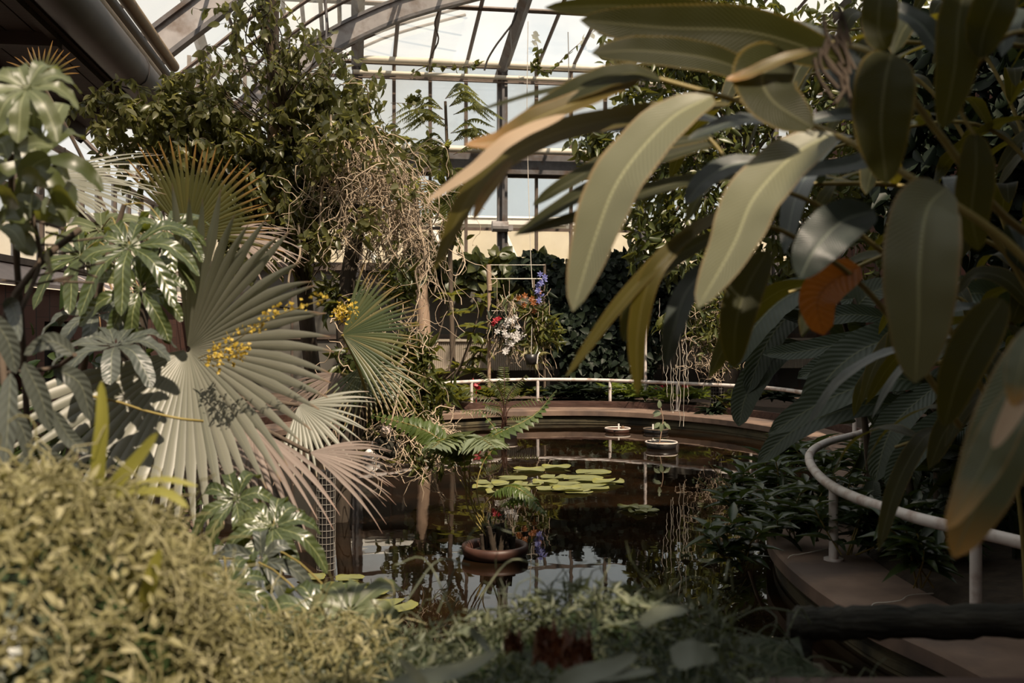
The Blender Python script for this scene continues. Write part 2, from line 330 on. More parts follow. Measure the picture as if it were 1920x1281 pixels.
M['strap'] = leafmat('yellow green strap leaf', (.26, .25, .045), (.34, .32, .07), None, .4, .4, (.6, .56, .08))
M['stag'] = leafmat('felted grey leaf', (.10, .115, .08), (.14, .155, .11), None, .5, .15)
M['pad'] = leafmat('lily pad', (.15, .165, .065), (.22, .23, .095), (.29, .29, .13), .35, .1, tip=(.20, .20, .06), patch=6)
M['pad_shade'] = leafmat('lily pad with painted shade', (.06, .07, .035), (.09, .10, .05), None, .25, .1, patch=6)  # darker copy of the lily pad, shade put into the colour
M['dead'] = leafmat('curled dead leaf', (.07, .027, .015), (.12, .045, .022), (.16, .08, .05), .6, .2, (.3, .08, .02), patch=9)
M['fl_white'] = leafmat('white petals', (.62, .60, .58), (.75, .72, .70), None, .5, .3, (.8, .75, .7))
M['fl_blue'] = leafmat('violet blue petals', (.14, .15, .42), (.22, .23, .52), None, .5, .3, (.4, .4, .8))
M['fl_orange'] = leafmat('orange brown petals', (.26, .08, .02), (.38, .14, .04), None, .5, .3, (.7, .3, .05))
M['fl_yellow'] = leafmat('yellow blossoms', (.48, .33, .04), (.62, .45, .07), None, .5, .3, (.7, .5, .06))
M['fl_red'] = leafmat('red blossoms', (.42, .02, .03), (.5, .03, .05), None, .5, .3, (.6, .03, .05))
# ================================================================== pond, floor, kerb
OUT = np.array([(-1.65, 4.6), (-1.75, 5.4), (-2.1, 6.4), (-2.5, 7.8), (-3.0, 9.4), (-3.6, 11.4), (-3.85, 13.2), (-3.5, 15.0), (-2.7, 16.3), (-1.2, 17.4), (.2, 18.1),
                (1.75, 18.1), (3.1, 17.1), (3.9, 15.8), (4.2, 14.5), (4.1, 12.8), (3.3, 10.4), (2.35, 8.8), (1.97, 7.7), (1.86, 6.7), (1.93, 5.6), (2.15, 4.8), (2.3, 3.8), (1.9, 2.9), (0, 2.6), (-1.4, 3.2)], float)
def closed(p, n):
    q = np.concatenate([p[-2:], p, p[:3]]); c = bez(q, n * 3)
    d = np.linalg.norm(c[:, None] - p[None], axis=2); return c
_k = len(OUT); _q = np.concatenate([OUT[-3:], OUT, OUT[:3]]); _c = bez(_q, (_k + 5) * 8 + 1); OUTL = _c[3 * 8:(3 + _k) * 8]
_t = nrm(np.roll(OUTL, -1, 0) - np.roll(OUTL, 1, 0)); ON = np.stack([-_t[:, 1], _t[:, 0]], 1)       # outward normal
if ((OUTL + ON * .1 - np.array([0, 10.5])) ** 2).sum() < ((OUTL - np.array([0, 10.5])) ** 2).sum(): ON = -ON
def ring(prof, mb, i0=0, i1=None, close=True):
    p, n = (OUTL, ON) if i1 is None else (OUTL[i0:i1], ON[i0:i1])
    A = np.stack([np.concatenate([p + n * o, np.full((len(p), 1), z)], 1) for o, z in prof])
    mb.grid(A, None, close and i1 is None)
mb = MB(); c = np.array([[0., 10.5, 0]]); ring_ = np.concatenate([OUTL + ON * .09, np.zeros((len(OUTL), 1))], 1); n = len(ring_)
mb.add(np.concatenate([ring_, c]), None, [[i, (i + 1) % n, n] for i in range(n)])
struct(mb.build('pond_water', M['water'], smooth=False), 'dark brown still water of the round pond with window reflections', 'water')
kb = thing('pond_kerb', (0, 10.5, 0), 'curved brown concrete kerb running right around the pond', 'kerb', kind='structure')
mb = MB(); ring([(.08, .13), (0, .15), (0, .235), (.02, .25), (.62, .25), (.65, .23), (.65, .05)], mb); mb.build('coping', M['kerb'], kb, False)
mb = MB(); ring([(.06, -.3), (.06, .02), (.05, .03), (.05, .08), (.07, .085), (.07, .16)], mb); mb.build('pond_wall', M['kerbwall'], kb, False)
mb = MB(); far = []
for i in range(len(OUTL)):
    d = OUTL[i] - np.array([0, 10.5]); far.append(np.array([0, 10.5]) + nrm(d) * 40)
A = np.stack([np.concatenate([OUTL + ON * .6, np.full((n, 1), .2)], 1), np.concatenate([np.array(far), np.full((n, 1), .2)], 1)]); mb.grid(A, None, True)
struct(mb.build('floor', M['path'], smooth=False), 'dark brown paved floor of the glasshouse around the pond', 'floor')
def near_i(x, y): return int(np.argmin(((OUTL - np.array([x, y])) ** 2).sum(1)))
i0, i1 = sorted((near_i(-3.5, 15), near_i(4.1, 13.3)))
ed = thing('bed_edging', (0, 19, .2), 'low brown timber edging of the planted bed behind the far kerb', 'edging', kind='structure')
mb = MB(); ring([(.68, .2), (.68, .36), (.76, .36), (.76, .2)], mb, i0, i1); mb.build('edging_board', M['redwood'], ed, False)
mb = MB(); ring([(.76, .3), (1.6, .34), (2.4, .2)], mb, i0, i1); mb.build('bed_soil', M['soil'], ed)
j0, j1 = sorted((near_i(3.3, 10.4), near_i(2.3, 3.9)))
mb = MB(); ring([(.60, .2), (.68, .29), (1.5, .34), (3.6, .34), (3.9, .2)], mb, j0, j1)
struct(mb.build('planting_bed', M['soil']), 'dark soil bed behind the right hand kerb', 'bed')
k0, k1 = near_i(-1.75, 5.2), near_i(-3.0, 9.6); k0, k1 = min(k0, k1), max(k0, k1)
mb = MB(); ring([(.60, .2), (.68, .29), (1.6, .36), (2.6, .2)], mb, k0, k1)
struct(mb.build('planting_bed', M['soil']), 'dark soil bed under the fan palms on the left bank', 'bed')

# foreground raised bed the trailing plants grow in
rb = thing('raised_bed', (-.9, 2.1, 0), 'dark raised bed in front of the pond hidden under trailing plants', 'planter', kind='structure')
mb = MB(); mb.box((-.9, 2.15, .44), (3.6, 1.5, .88)); mb.build('bed_wall', M['rot'], rb, False)
mb = MB(); gx, gy = np.meshgrid(np.linspace(-2.7, .9, 40), np.linspace(1.38, 2.9, 20), indexing='ij')
mb.grid(np.stack([gx, gy, .90 + .03 * np.sin(gx * 7) * np.cos(gy * 6)], -1)); mb.build('soil', M['soil'], rb)

# ================================================================== building
V0 = CS * 24.0
u1, u2 = HV(670, 0, V0)[0], HV(940, 0, V0)[0]; BAY = u2 - u1
POST = [u1 - BAY, u1, u2, u2 + BAY, u2 + 2 * BAY, u2 + 3 * BAY]
ZS, ZB0, ZB1, ZE = HV(940, 500, V0)[1], HV(940, 328, V0)[1], HV(940, 292, V0)[1], HV(940, 128, V0)[1]
UL, UR = -3.7, POST[-1]
wb = thing('wall_back', B((UL + UR) / 2, V0 + .1, .2), 'grey panelled lower wall under the far windows', 'wall', kind='structure')
mb = MB(); mb.bbox(UL, UR, V0 + .05, V0 + .3, .1, ZS - .08); mb.build('wall_panel', M['panel'], wb, False)
mb = MB(); mb.bbox(UL, UR, V0 - .12, V0 + .3, ZS - .12, ZS); mb.bbox(UL, UR, V0 - .02, V0 + .1, 1.45, 1.56)
for u in np.arange(UL, UR, BAY / 3): mb.bbox(u, u + .05, V0 + .02, V0 + .08, .2, ZS - .1)
mb.build('sill', M['bar'], wb, False)
wn = [0]
def window(base, label, bars, panes, barmat, glass):
    wn[0] += 1
    t = thing('window_%d' % wn[0], base, label, 'window', kind='structure')
    bars.build('frame', barmat, t, False); panes.build('pane', glass, t, False); return t
POSN = ['bay left of the climbing fig', 'bay behind the root curtain', 'bay left of the bracketed column', 'bay right of the bracketed column', 'bay behind the ginger canes', 'last bay on the right']
edges = [UL] + POST
for k in range(6):
    a, b = edges[k], edges[k + 1]; nb = 4 if k else 2
    # lower window
    f, g = MB(), MB()
    for i in range(nb + 1): u = a + (b - a) * i / nb; f.bbox(u - .035, u + .035, V0 - .05, V0 + .05, ZS, ZB0)
    for z in (ZS + .03, HV(940, 430, V0)[1], ZB0 - .03): f.bbox(a, b, V0 - .04, V0 + .04, z - .035, z + .035)
    g.bbox(a, b, V0 - .006, V0 + .006, ZS, ZB0)
    window(B((a + b) / 2, V0, ZS), 'lower window of the far glass wall, ' + POSN[k], f, g, M['bar'], M['glass'])
    f, g = MB(), MB()
    for i in range(nb + 1): u = a + (b - a) * i / nb; f.bbox(u - .04, u + .04, V0 - .05, V0 + .05, ZB1, ZE)
    f.bbox(a, b, V0 - .04, V0 + .04, ZB1, ZB1 + .07); f.bbox(a, b, V0 - .05, V0 + .05, ZE - .35, ZE - .29)
    g.bbox(a, b, V0 - .006, V0 + .006, ZB1, ZE)
    window(B((a + b) / 2, V0, ZB1), 'upper milky window of the far glass wall, ' + POSN[k], f, g, M['bar'], M['glass_dirty'])
SL = .2
def roofp(u, s, dz=0): return B(u, V0 - s, ZE + SL * s + dz)
for k in range(1, 6):
    a, b = edges[k], edges[k + 1]
    if k == 1: a = a + BAY * .55
    S1 = 6.5; f, g = MB(), MB(); nb = 4
    for i in range(nb + 1):
        u = a + (b - a) * i / nb; p = np.array([roofp(u, 0), roofp(u, S1)]); f.tube(p, .045, 4)
    for s in (.05, 2.75, 5.2): f.tube([roofp(a, s), roofp(b, s)], .055, 4)
    g.add([roofp(a, 0, .03), roofp(b, 0, .03), roofp(b, S1, .03), roofp(a, S1, .03)], [[0, 1, 2, 3]])
    window(roofp((a + b) / 2, 0), 'sloping roof glazing above the ' + POSN[k], f, g, M['bar'], M['glass_dirty'])
CN = ['grey steel column hidden by the climbing fig', 'grey steel column rising behind the root curtain', 'grey steel column with a pipe bracket in the middle of the far wall',
      'dark steel column behind the tip of the pale drooping leaf', 'steel column behind the ginger canes', 'corner steel column at the right end of the far wall']
for k, u in enumerate(POST):
    t = thing('steel_column', B(u, V0 - .2, .2), CN[k], 'column', kind='structure')
    mb = MB(); mb.bbox(u - .12, u + .12, V0 - .22, V0 - .06, .2, ZE); mb.bbox(u - .03, u + .03, V0 - .34, V0 - .2, .2, ZE); mb.build('shaft', M['steel'], t, False)
    mb = MB(); mb.tube([roofp(u, -.1, -.12), roofp(u, 6.5, -.12)], .14, 4); mb.build('rafter', M['steel'], t, False)
    if k == 2:
        mb = MB(); z = HV(940, 430, V0)[1]; mb.bbox(u - .22, u + .22, V0 - .42, V0 - .1, z - .06, z + .07)
        mb.tube([B(u - .28, V0 - .38, z + .03), B(u + .1, V0 - .38, z + .03)], .13, 12); mb.build('bracket', M['steel_light'], t, False)
def upipe(name, z, r, v, label, mat, ua=u1 - .1, ub=UR, seg=10):
    mb = MB(); mb.tube([B(ua, v, z), B(ub, v, z)], r, seg); return tag(mb.build(name, mat), label, 'pipe')
upipe('heating_pipe', ZE - .02, .085, V0 - .42, 'thick cream heating pipe under the eave of the far wall', M['pipe'])
upipe('heating_pipe', ZE - .32, .055, V0 - .40, 'thin cream heating pipe just below the thick eave pipe', M['pipe'])
upipe('heating_pipe', ZE - .44, .022, V0 - .40, 'narrow brown pipe lowest of the three eave pipes', M['bar'], seg=6)
upipe('heating_pipe', ZB1 + .06, .08, V0 - .43, 'cream tube standing in for the lit ledge on the dark far wall beam', M['pipe'])  # tube added as the lit cream ledge along the beam top
mb = MB(); mb.bbox(UL, UR, V0 - .20, V0 + .1, ZB0 + .06, ZB1); mb.bbox(UL, UR, V0 - .26, V0 + .1, ZB0, ZB0 + .1)
struct(mb.build('crossbeam', M['steel'], smooth=False), 'dark steel beam across the far wall between upper and lower windows', 'beam')
# radiators
RN = ['ribbed cream radiator behind the pale orchid rack', 'ribbed cream radiator right of the ivy wall', 'ribbed cream radiator in the left corner of the far wall', 'ribbed cream radiator behind the banana leaves']
for k, (a, b) in enumerate([(HV(770, 0, V0)[0], HV(1030, 0, V0)[0]), (HV(1195, 0, V0)[0], HV(1345, 0, V0)[0]), (HV(640, 0, V0)[0], HV(760, 0, V0)[0]), (HV(1395, 0, V0)[0], HV(1560, 0, V0)[0])]):
    t = thing('radiator', B((a + b) / 2, V0 - .3, .7), RN[k], 'radiator')
    mb = MB(); nn_ = int((b - a) / .045); us = np.linspace(a, b, nn_ * 2 + 1); d = np.where(np.arange(len(us)) % 2, .0, .035)
    A = np.stack([[B(u, V0 - .66 + dd, z) for u, dd in zip(us, d)] for z in (.72, 1.40)]); mb.grid(A); mb.bbox(a, b, V0 - .61, V0 - .44, .72, 1.40)
    mb.build('ribbed_panel', M['radiator'], t, False)
    mb = MB(); mb.bbox(a - .03, b + .03, V0 - .70, V0 - .38, 1.40, 1.45); mb.build('top_cover', M['radiator'], t, False)
    mb = MB(); mb.bbox(a + .1, a + .16, V0 - .58, V0 - .5, .2, .72); mb.build('foot', M['radiator'], t, False)
    mb = MB(); mb.bbox(b - .16, b - .1, V0 - .58, V0 - .5, .2, .72); mb.build('foot', M['radiator'], t, False)

# left vault: arched ribs and curved glazing
prof = np.array([HV(x, y, 20.4) for x, y in ((470, 168), (540, 108), (600, 65), (670, 28), (760, -8), (900, -45))])
u_a, z_a = prof[0]; pre = np.array([[UL + .05, 4.3], [u_a - 1.9, z_a - 1.75], [u_a - 1.0, z_a - .85]])
prof = bez(np.concatenate([pre, prof]), 24)
pt = nrm(np.gradient(prof, axis=0)); pn = np.stack([pt[:, 1], -pt[:, 0]], 1)    # toward the inside
def ribsheet(mb, v, o, wd): # flat strip following the arch, o = inward offset, facing along the house axis
    A = np.stack([[B(*(p + q * o)[:1], v - wd, (p + q * o)[1]) for p, q in zip(prof, pn)], [B(*(p + q * o)[:1], v + wd, (p + q * o)[1]) for p, q in zip(prof, pn)]]); mb.grid(A)
def ribweb(mb, v, o0, o1, wd):
    a = [[B((p + q * o)[0], v + dv, (p + q * o)[1]) for p, q in zip(prof, pn)] for o, dv in ((o0, -wd), (o1, -wd), (o1, wd), (o0, wd), (o0, -wd))]
    mb.grid(np.array(a))
for v, lab in ((8.0, 'arched steel roof rib nearest overhead on the left'), (14.2, 'broad pale arched rib where the tan pipes meet it'), (20.4, 'arched steel rib rising behind the climbing fig')):
    t = thing('arched_rib', B(UL, v, 4.3), lab, 'roof rib', kind='structure')
    mb = MB(); ribweb(mb, v, .06, .42, .03); mb.build('web', M['steel_light'], t, False)
    mb = MB(); ribweb(mb, v, .0, .06, .10); mb.build('flange', M['steel'], t, False)
    mb = MB(); ribweb(mb, v, .40, .46, .10); mb.build('flange', M['steel'], t, False)
for (va, vb), lab in (((4.0, 8.0), 'curved roof glazing nearest overhead on the left'), ((8.0, 14.2), 'curved roof glazing beside the timber canopy'), ((14.2, 20.4), 'curved roof glazing between the two pale arched ribs'), ((20.4, V0), 'curved roof glazing behind the climbing fig')):
    f, g = MB(), MB(); nb = 5
    for i in range(1, nb):
        v = va + (vb - va) * i / nb; f.tube([B(p[0], v, p[1]) for p in prof], .035, 4, False)
    for j in (3, 9, 15, 20): f.tube([B(prof[j][0], va, prof[j][1]), B(prof[j][0], vb, prof[j][1])], .03, 4)
    A = np.stack([[B(p[0] - q[0] * .03, v, p[1] - q[1] * .03) for p, q in zip(prof, pn)] for v in (va, vb)]); g.grid(A)
    window(B(UL, (va + vb) / 2, 4.3), lab, f, g, M['bar'], M['glass'])
# left wall
wl = thing('wall_left', B(UL, 12, .2), 'red brown brick wall with two dark openings on the far left', 'wall', kind='structure')
mb = MB(); ZO0, ZO1 = 1.0, 1.88
for a, b in ((2, 11.35), (12.0, 12.85), (13.9, V0)): mb.bbox(UL - .3, UL, a, b, .1, 2.28)
for a, b in ((11.35, 12.0), (12.85, 13.9)): mb.bbox(UL - .3, UL, a, b, .1, ZO0); mb.bbox(UL - .3, UL, a, b, ZO1, 2.28)
mb.build('brickwork', M['brick'], wl, False)
for a, b in ((11.35, 12.0), (12.85, 13.9)):
    mb = MB(); mb.bbox(UL - .32, UL - .22, a, b, ZO0, ZO1); mb.build('backing', M['black'], wl, False)  # black box painted to stand for the unlit space behind the brickwork
mb = MB()
for a, b in ((2, V0),):
    mb.add([B(UL + .1, a, 2.28), B(UL + .1, b, 2.28), B(UL + .1, b, 2.33), B(UL + .1, a, 2.33), B(UL - .45, b, 2.62), B(UL - .45, a, 2.62)], [[0, 1, 2, 3], [3, 2, 4, 5]])
mb.build('ledge', M['ledge'], wl, False)
for k, (va, vb, lab) in enumerate(((4, 11, 'side window of the left wall nearest the camera'), (11, 17, 'side window of the left wall above the brick openings'), (17, V0, 'side window of the left wall farthest away'))):
    f, g = MB(), MB()
    for v in np.linspace(va, vb, 7): f.bbox(UL - .42, UL - .34, v - .04, v + .04, 2.6, 4.35)
    for z in (2.63, 3.5, 4.3): f.bbox(UL - .42, UL - .34, va, vb, z - .04, z + .04)
    g.bbox(UL - .39, UL - .38, va, vb, 2.6, 4.35); window(B(UL - .38, (va + vb) / 2, 2.6), lab, f, g, M['bar'], M['glass_dirty'])
# timber canopy and pipes, upper left
tcv = thing('timber_canopy', B(-2.9, 9, 4.4), 'dark boarded canopy overhead in the upper left corner', 'canopy')
for i in range(4):
    mb = MB(); a = -3.5 + i * .24; mb.bbox(a, a + .225, 4.5, 14.0, 4.46, 4.50); mb.build('board', M['timber'], tcv, False)
mb = MB(); mb.bbox(-3.6, -2.56, 4.5, 14.0, 4.51, 4.6); mb.build('deck', M['timber'], tcv, False)
mb = MB(); mb.bbox(-3.60, -3.51, 4.5, 14.0, 4.30, 4.6); mb.build('edge_beam', M['timber'], tcv, False)
mb = MB(); mb.bbox(-2.66, -2.6, 4.5, 14.0, 4.40, 4.6); mb.build('edge_beam', M['timber'], tcv, False)
mb = MB(); mb.bbox(-3.5, -2.6, 9.4, 9.55, 4.34, 4.46); mb.build('joist', M['timber'], tcv, False)
mb = MB(); mb.bbox(-3.5, -2.6, 12.4, 12.55, 4.34, 4.46); mb.build('joist', M['timber'], tcv, False)
def vpipe(x0, y0, x1, y1, z, r, name, label, mat, v0=5, v1=14.4):
    def at(px, py): Y = (z - H) * F / (HY - py); X = (px - CX) / F * Y; return CS * X + SN * Y
    u = (at(x0, max(y0, 1)) + at(x1, y1)) / 2; mb = MB(); mb.tube([B(u, v0, z), B(u, v1, z)], r, 14)
    if name == 'duct':
        for v in (8.2, 11.3): mb.tube([B(u, v, z), B(u, v + .06, z)], r * 1.05, 14)
    return tag(mb.build(name, mat), label, 'pipe')
vpipe(135, 0, 215, 105, 4.62, .21, 'duct', 'thick dark duct running along under the canopy edge', M['darkpipe'])
vpipe(180, 0, 262, 105, 4.94, .075, 'pipe', 'tan pipe beside the thick dark duct', M['tanpipe'])
vpipe(207, 0, 250, 60, 5.14, .06, 'pipe', 'dark grey pipe between the two tan pipes', M['darkpipe'])
vpipe(240, 0, 285, 70, 5.32, .075, 'pipe', 'tan pipe ending at the pale arched rib', M['tanpipe'], 5, 14.0)
vpipe(300, 105, 345, 180, 4.75, .07, 'pipe', 'tan pipe continuing beyond the pale rib into the fig leaves', M['tanpipe'], 14.5, 20)
# what stands outside the far windows
nbd = thing('neighbouring_building', B(5, 31, 0), 'pale building with white diagonal braces seen through the far windows', 'building', kind='structure')
mb = MB(); mb.bbox(-14, 24, 31, 31.4, 0, 5.0); mb.build('wall', M['extwall'], nbd, False)
mb = MB(); mb.bbox(-14, 24, 30.9, 31.0, 3.35, 3.5); mb.bbox(-14, 24, 30.9, 31.0, 4.9, 5.05); mb.build('ledge', M['extbrace'], nbd, False)
for u in np.arange(-2, 14, 2.1):
    mb = MB(); mb.tube([B(u, 29.5, 4.9), B(u + 1.1, 29.5, 2.4)], .09, 4); mb.build('brace', M['extbrace'], nbd, False)
mb = MB(); mb.tube([B(-6, 29.5, 4.95), B(16, 29.5, 4.95)], .06, 4); mb.tube([B(-6, 29.5, 2.4), B(16, 29.5, 2.4)], .06, 4); mb.build('brace_rail', M['extbrace'], nbd, False)

# walls and part of a roof added out of view to shade the right side
mb = MB(); mb.bbox(11.6, 11.9, -9, V0 + .3, .1, 7.5); struct(mb.build('added_wall_right', M['brick'], smooth=False), 'brick wall added on the right to keep light out of the glasshouse', 'wall')
mb = MB(); mb.bbox(-4.0, 11.9, -6.3, -6, .1, 9.3); struct(mb.build('added_wall_front', M['brick'], smooth=False), 'unseen brick wall added behind the viewer to cut the light', 'wall')
mb = MB(); mb.bbox(-4.2, 11.9, -9, -6, 9.2, 9.35); mb.bbox(3.7, 11.9, -6, 3.3, 9.2, 9.35); mb.bbox(9.2, 11.9, 3.3, 16, 9.2, 9.35); struct(mb.build('added_shade_roof', M['timber'], smooth=False), 'unseen dark roof boards added to shade the right side', 'added_shade_roof')  # shaped to shade the right side yet pass the sun elsewhere
mb = MB(); mb.bbox(-4.1, -3.75, -6, 2, .1, 5.2); struct(mb.build('wall_left', M['brick'], smooth=False), 'unseen brick stretch added to the left wall beside the viewer to cut light', 'wall')
# ================================================================== handrails
def handrail(path, posts, label, name='handrail', r=.033):
    t = thing(name, (*path[len(path) // 2][:2], .25), label, 'handrail')
    p = bez([(x, y, .75) for x, y in path], 60); mb = MB(); mb.tube(p, r, 10); mb.build('top_rail', M['rail'], t)
    for x, y in posts:
        i = int(np.argmin(((p[:, :2] - np.array([x, y])) ** 2).sum(1))); q = p[i]
        mb = MB(); mb.tube([(q[0], q[1], .24), (q[0], q[1], .74)], r * .92, 8); po = mb.build('post', M['rail'], t); mb = MB(); mb.tube([(q[0], q[1], .245), (q[0], q[1], .262)], r * 1.9, 10); mb.build('base_plate', M['rail'], po)
    return t
def R(px, py): return G(px, py, .75)[:2]
far_rail = [R(800, 720), R(880, 716), R(960, 712.5), R(1050, 712), R(1140, 713.5), R(1275, 719), R(1400, 725), R(1470, 731)]
handrail([(-2.6, 16.9)] + far_rail + [(4.75, 14.6), (4.6, 12.9), (4.15, 11.4)], [R(880, 716), R(1010, 712), R(1140, 713.5), R(1275, 719), R(1400, 725), (4.7, 13.6)], 'white tubular handrail along the far kerb of the pond')
near_rail = [(3.95, 10.9), R(1615, 812), R(1545, 832), R(1517, 860), R(1560, 912), R(1700, 966), R(1900, 1014), (2.95, 4.3)]
handrail(near_rail, [R(1615, 812), R(1560, 912), R(1835, 1000)], 'white tubular handrail curving around the right hand planting bed', r=.036)

# ================================================================== lily pads
def pad(px, py, rpx, label, group, mat='pad', z=.012):
    c = G(px, py, 0); r = rpx * 1.12 / F * c[1]; mb = MB(); a0 = rng.random() * 6.28; th = np.linspace(a0 + .2, a0 + 2 * PI - .2, 26)
    wob = 1 + .05 * np.sin(th * 5 + rng.random() * 6) + .03 * np.sin(th * 9)
    rr = np.array([.02, .35, .7, .93, 1.0]); hz = np.array([0, .0, .003, .010, .022 if rng.random() < .3 else .008])
    A = np.stack([np.stack([c[0] + r * k * np.cos(th) * wob, c[1] + r * k * np.sin(th) * wob, np.full(26, z) + h * (1 + .6 * np.sin(th * 3))], -1) for k, h in zip(rr, hz)])
    U = np.stack(np.broadcast_arrays(np.full((1, 26), .3), rr[:, None]), -1); mb.grid(A, U)
    return tag(mb.build('lily_pad', M[mat]), label, 'lily pad', group)
ORD = ['leftmost', 'second from the left', 'third from the left', 'fourth from the left', 'fifth from the left', 'sixth from the left', 'seventh from the left', 'eighth from the left', 'ninth from the left']
rows = [('back row', [(992, 884, 27), (1043, 879, 24), (1112, 888, 30)]),
        ('second row', [(920, 907, 26), (962, 899, 25), (1040, 897, 24), (1092, 899, 34), (1140, 907, 27)]),
        ('third row', [(905, 917, 18), (952, 912, 26), (988, 910, 24), (1022, 908, 22), (1060, 910, 28), (1108, 915, 32)]),
        ('front row', [(935, 926, 22), (970, 922, 22), (1032, 919, 24), (1066, 921, 26), (1085, 924, 24)])]
for rn, ps in rows:
    for k, (x, y, r) in enumerate(ps): pad(x, y, r, 'lily pad, %s in the %s of the main pond cluster' % (ORD[k], rn), 'lily pads of the main cluster', z=.010 + .006 * rng.random())
for k, (x, y, r) in enumerate([(1178, 955, 18), (1200, 954, 20), (1218, 960, 16), (1196, 963, 16)]): pad(x, y, r, 'small lily pad, %s in the little cluster beside the big one' % ORD[k], 'lily pads of the little cluster')
for k, (x, y, r) in enumerate([(1285, 1047, 9), (1328, 1056, 16)]): pad(x, y, r, ['tiny lily pad alone near the right kerb', 'grey green lily pad drifting near the right kerb'][k], 'stray lily pads', 'pad_shade')
for k, (x, y, r) in enumerate([(584, 1086, 24), (655, 1088, 24), (598, 1112, 26), (640, 1108, 30), (688, 1112, 38), (735, 1140, 42), (610, 1138, 40), (668, 1140, 34)]): pad(x, y, r, 'lily pad near the bank, %s of those below the umbrella leaves' % ORD[k], 'lily pads near the bank', 'pad')
# ================================================================== floating dishes, pots
def dish(px, py, rpx, label, mat, rim, fill, h=.07, name='saucer'):
    c = G(px, py, 0); r = rpx / F * c[1]; t = thing(name, (c[0], c[1], 0), label, 'dish')
    mb = MB(); mb.lathe([(.01, -.03), (r * .85, -.03), (r, h), (r * .93, h), (r * .88, h - .03), (.01, h - .03)], c); bw = mb.build('bowl', mat, t)
    mb = MB(); mb.lathe([(r * .99, h - .012), (r * 1.03, h), (r * .99, h + .012), (r * .93, h + .004), (r * .93, h - .02)], c); mb.build('rim', rim, bw)
    mb = MB(); mb.lathe([(.0, h - .02), (r * .5, h - .02), (r * .92, h - .026)], c); mb.build('fill', fill, t); return t, c, r
d1, c, r = dish(1158, 810, 24, 'shallow terracotta dish floating by the far kerb with a white tag', M['terracotta'], M['potrim'], M['tan'], .06)
mb = MB(); mb.box(c + (.02, 0, .09), (.025, .01, .1)); mb.build('tag', M['white'], d1, False)
mb = MB(); mb.lathe([(0, .04), (.03, .05), (.03, .09), (0, .1)], c + (.09, .02, 0), 8); mb.build('bud', M['tan'], d1)
d2, c, r = dish(1230, 811, 24, 'dark shallow dish floating behind the dish with a sapling', M['potblack'], M['bark'], M['soil'], .06)
mb = MB(); mb.box(c + (-.05, 0, .09), (.025, .01, .1)); mb.build('tag', M['white'], d2, False)
mb = MB(); pp = blob_pts([(c + (.08, 0, .08), (.12, .12, .05))], 60); mb.cloud(pp, rdir(60, .6), rdir(60), .07, .02, T_SMALL); mb.build('seedlings', M['bed'], d2)
d3, c, r = dish(1240, 840, 30, 'pale rimmed black dish with a small sapling floating on the pond', M['potblack'], M['potrim'], M['tan'], .085)
mb = MB(); top = P(1239, 765, c[1]); st = bez([c + (-.03, 0, .06), P(1241, 805, c[1]), P(1243, 785, c[1]), top], 12); mb.tube(st, .008, 5); mb.build('stem', M['palebark'], d3)
mb = MB(); pp = np.array([P(x, y, c[1] + dy) for x, y, dy in ((1241, 794, 0), (1238, 793, -.03), (1245, 795, -.02), (1243, 793, .05), (1239, 795, .04), (1240, 775, 0), (1238, 772, .03), (1236, 766, 0))])
dd = np.array([(-.1, -.2, -1), (-.8, -.2, -.6), (.8, -.1, -.55), (.6, .5, -.3), (-.5, .5, -.5), (-.9, -.1, -.3), (-.6, .2, -.15), (.05, 0, 1)]); mb.cloud(pp, dd, np.tile([0.1, -.6, .6], (8, 1)), .13, .035, T_OVAL); mb.build('foliage', M['fern_pale'], d3)

def fern_frond(mb_l, mb_s, path, side, n, L, W, droop=.25, prof=None, r=.004):
    p = bez(path, 24); t = nrm(np.gradient(p, axis=0)); mb_s.tube(p, np.linspace(r, r * .3, len(p)), 5, False)
    k = np.linspace(2, len(p) - 1.01, n); i = k.astype(int); f = (k - i)[:, None]
    q = p[i] * (1 - f) + p[np.minimum(i + 1, len(p) - 1)] * f; tt = t[i]; s = nrm(np.asarray(side, float) - tt * (tt @ np.asarray(side, float))[:, None]); up = np.cross(s, tt)
    up = np.where(up[:, 2:3] < 0, -up, up)
    x = np.linspace(0, 1, n); l = L * (np.sin(PI * np.clip(x * .92 + .06, 0, 1)) ** .7 if prof is None else prof(x))
    for sg in (-1, 1): mb_l.cloud(q, nrm(s * sg + tt * .45 - np.array([0, 0, droop]) + rng.normal(size=(n, 3)) * .07), up, l, W * (.5 + .5 * l / max(l.max(), 1e-6)), T_LANCE)
# big fern in the terracotta pot
c = G(928, 1043, 0); r = 60 / F * c[1]; fp = thing('potted_fern', (c[0], c[1], 0), 'tall fern in a terracotta pot standing in the middle of the pond', 'potted plant')
mb = MB(); hh = .06; mb.lathe([(r * .72, -.3), (r * .86, hh - .06), (r * .98, hh - .05), (r * 1.05, hh), (r * 1.03, hh + .035), (r * .94, hh + .04), (r * .86, hh + .01), (r * .84, hh - .08)], c, 40); mb.build('pot', M['terracotta'], fp)
mb = MB(); mb.lathe([(0, hh + .03), (r * .3, hh + .02), (r * .84, hh - .03)], c, 30); mb.build('soil', M['soil'], fp)
mb = MB()
for k in range(26):
    a = rng.random() * 6.28; rr = r * .55 * math.sqrt(rng.random()); b = c + (rr * math.cos(a), rr * math.sin(a), hh)
    mb.tube([b, b + (rng.normal() * .02, rng.normal() * .02, .10 + .12 * rng.random())], .022, 5)
mb.build('stubble', M['soil'], fp)
ml, ms = MB(), MB(); Y = c[1]; b0 = c + (-.03, 0, .1)
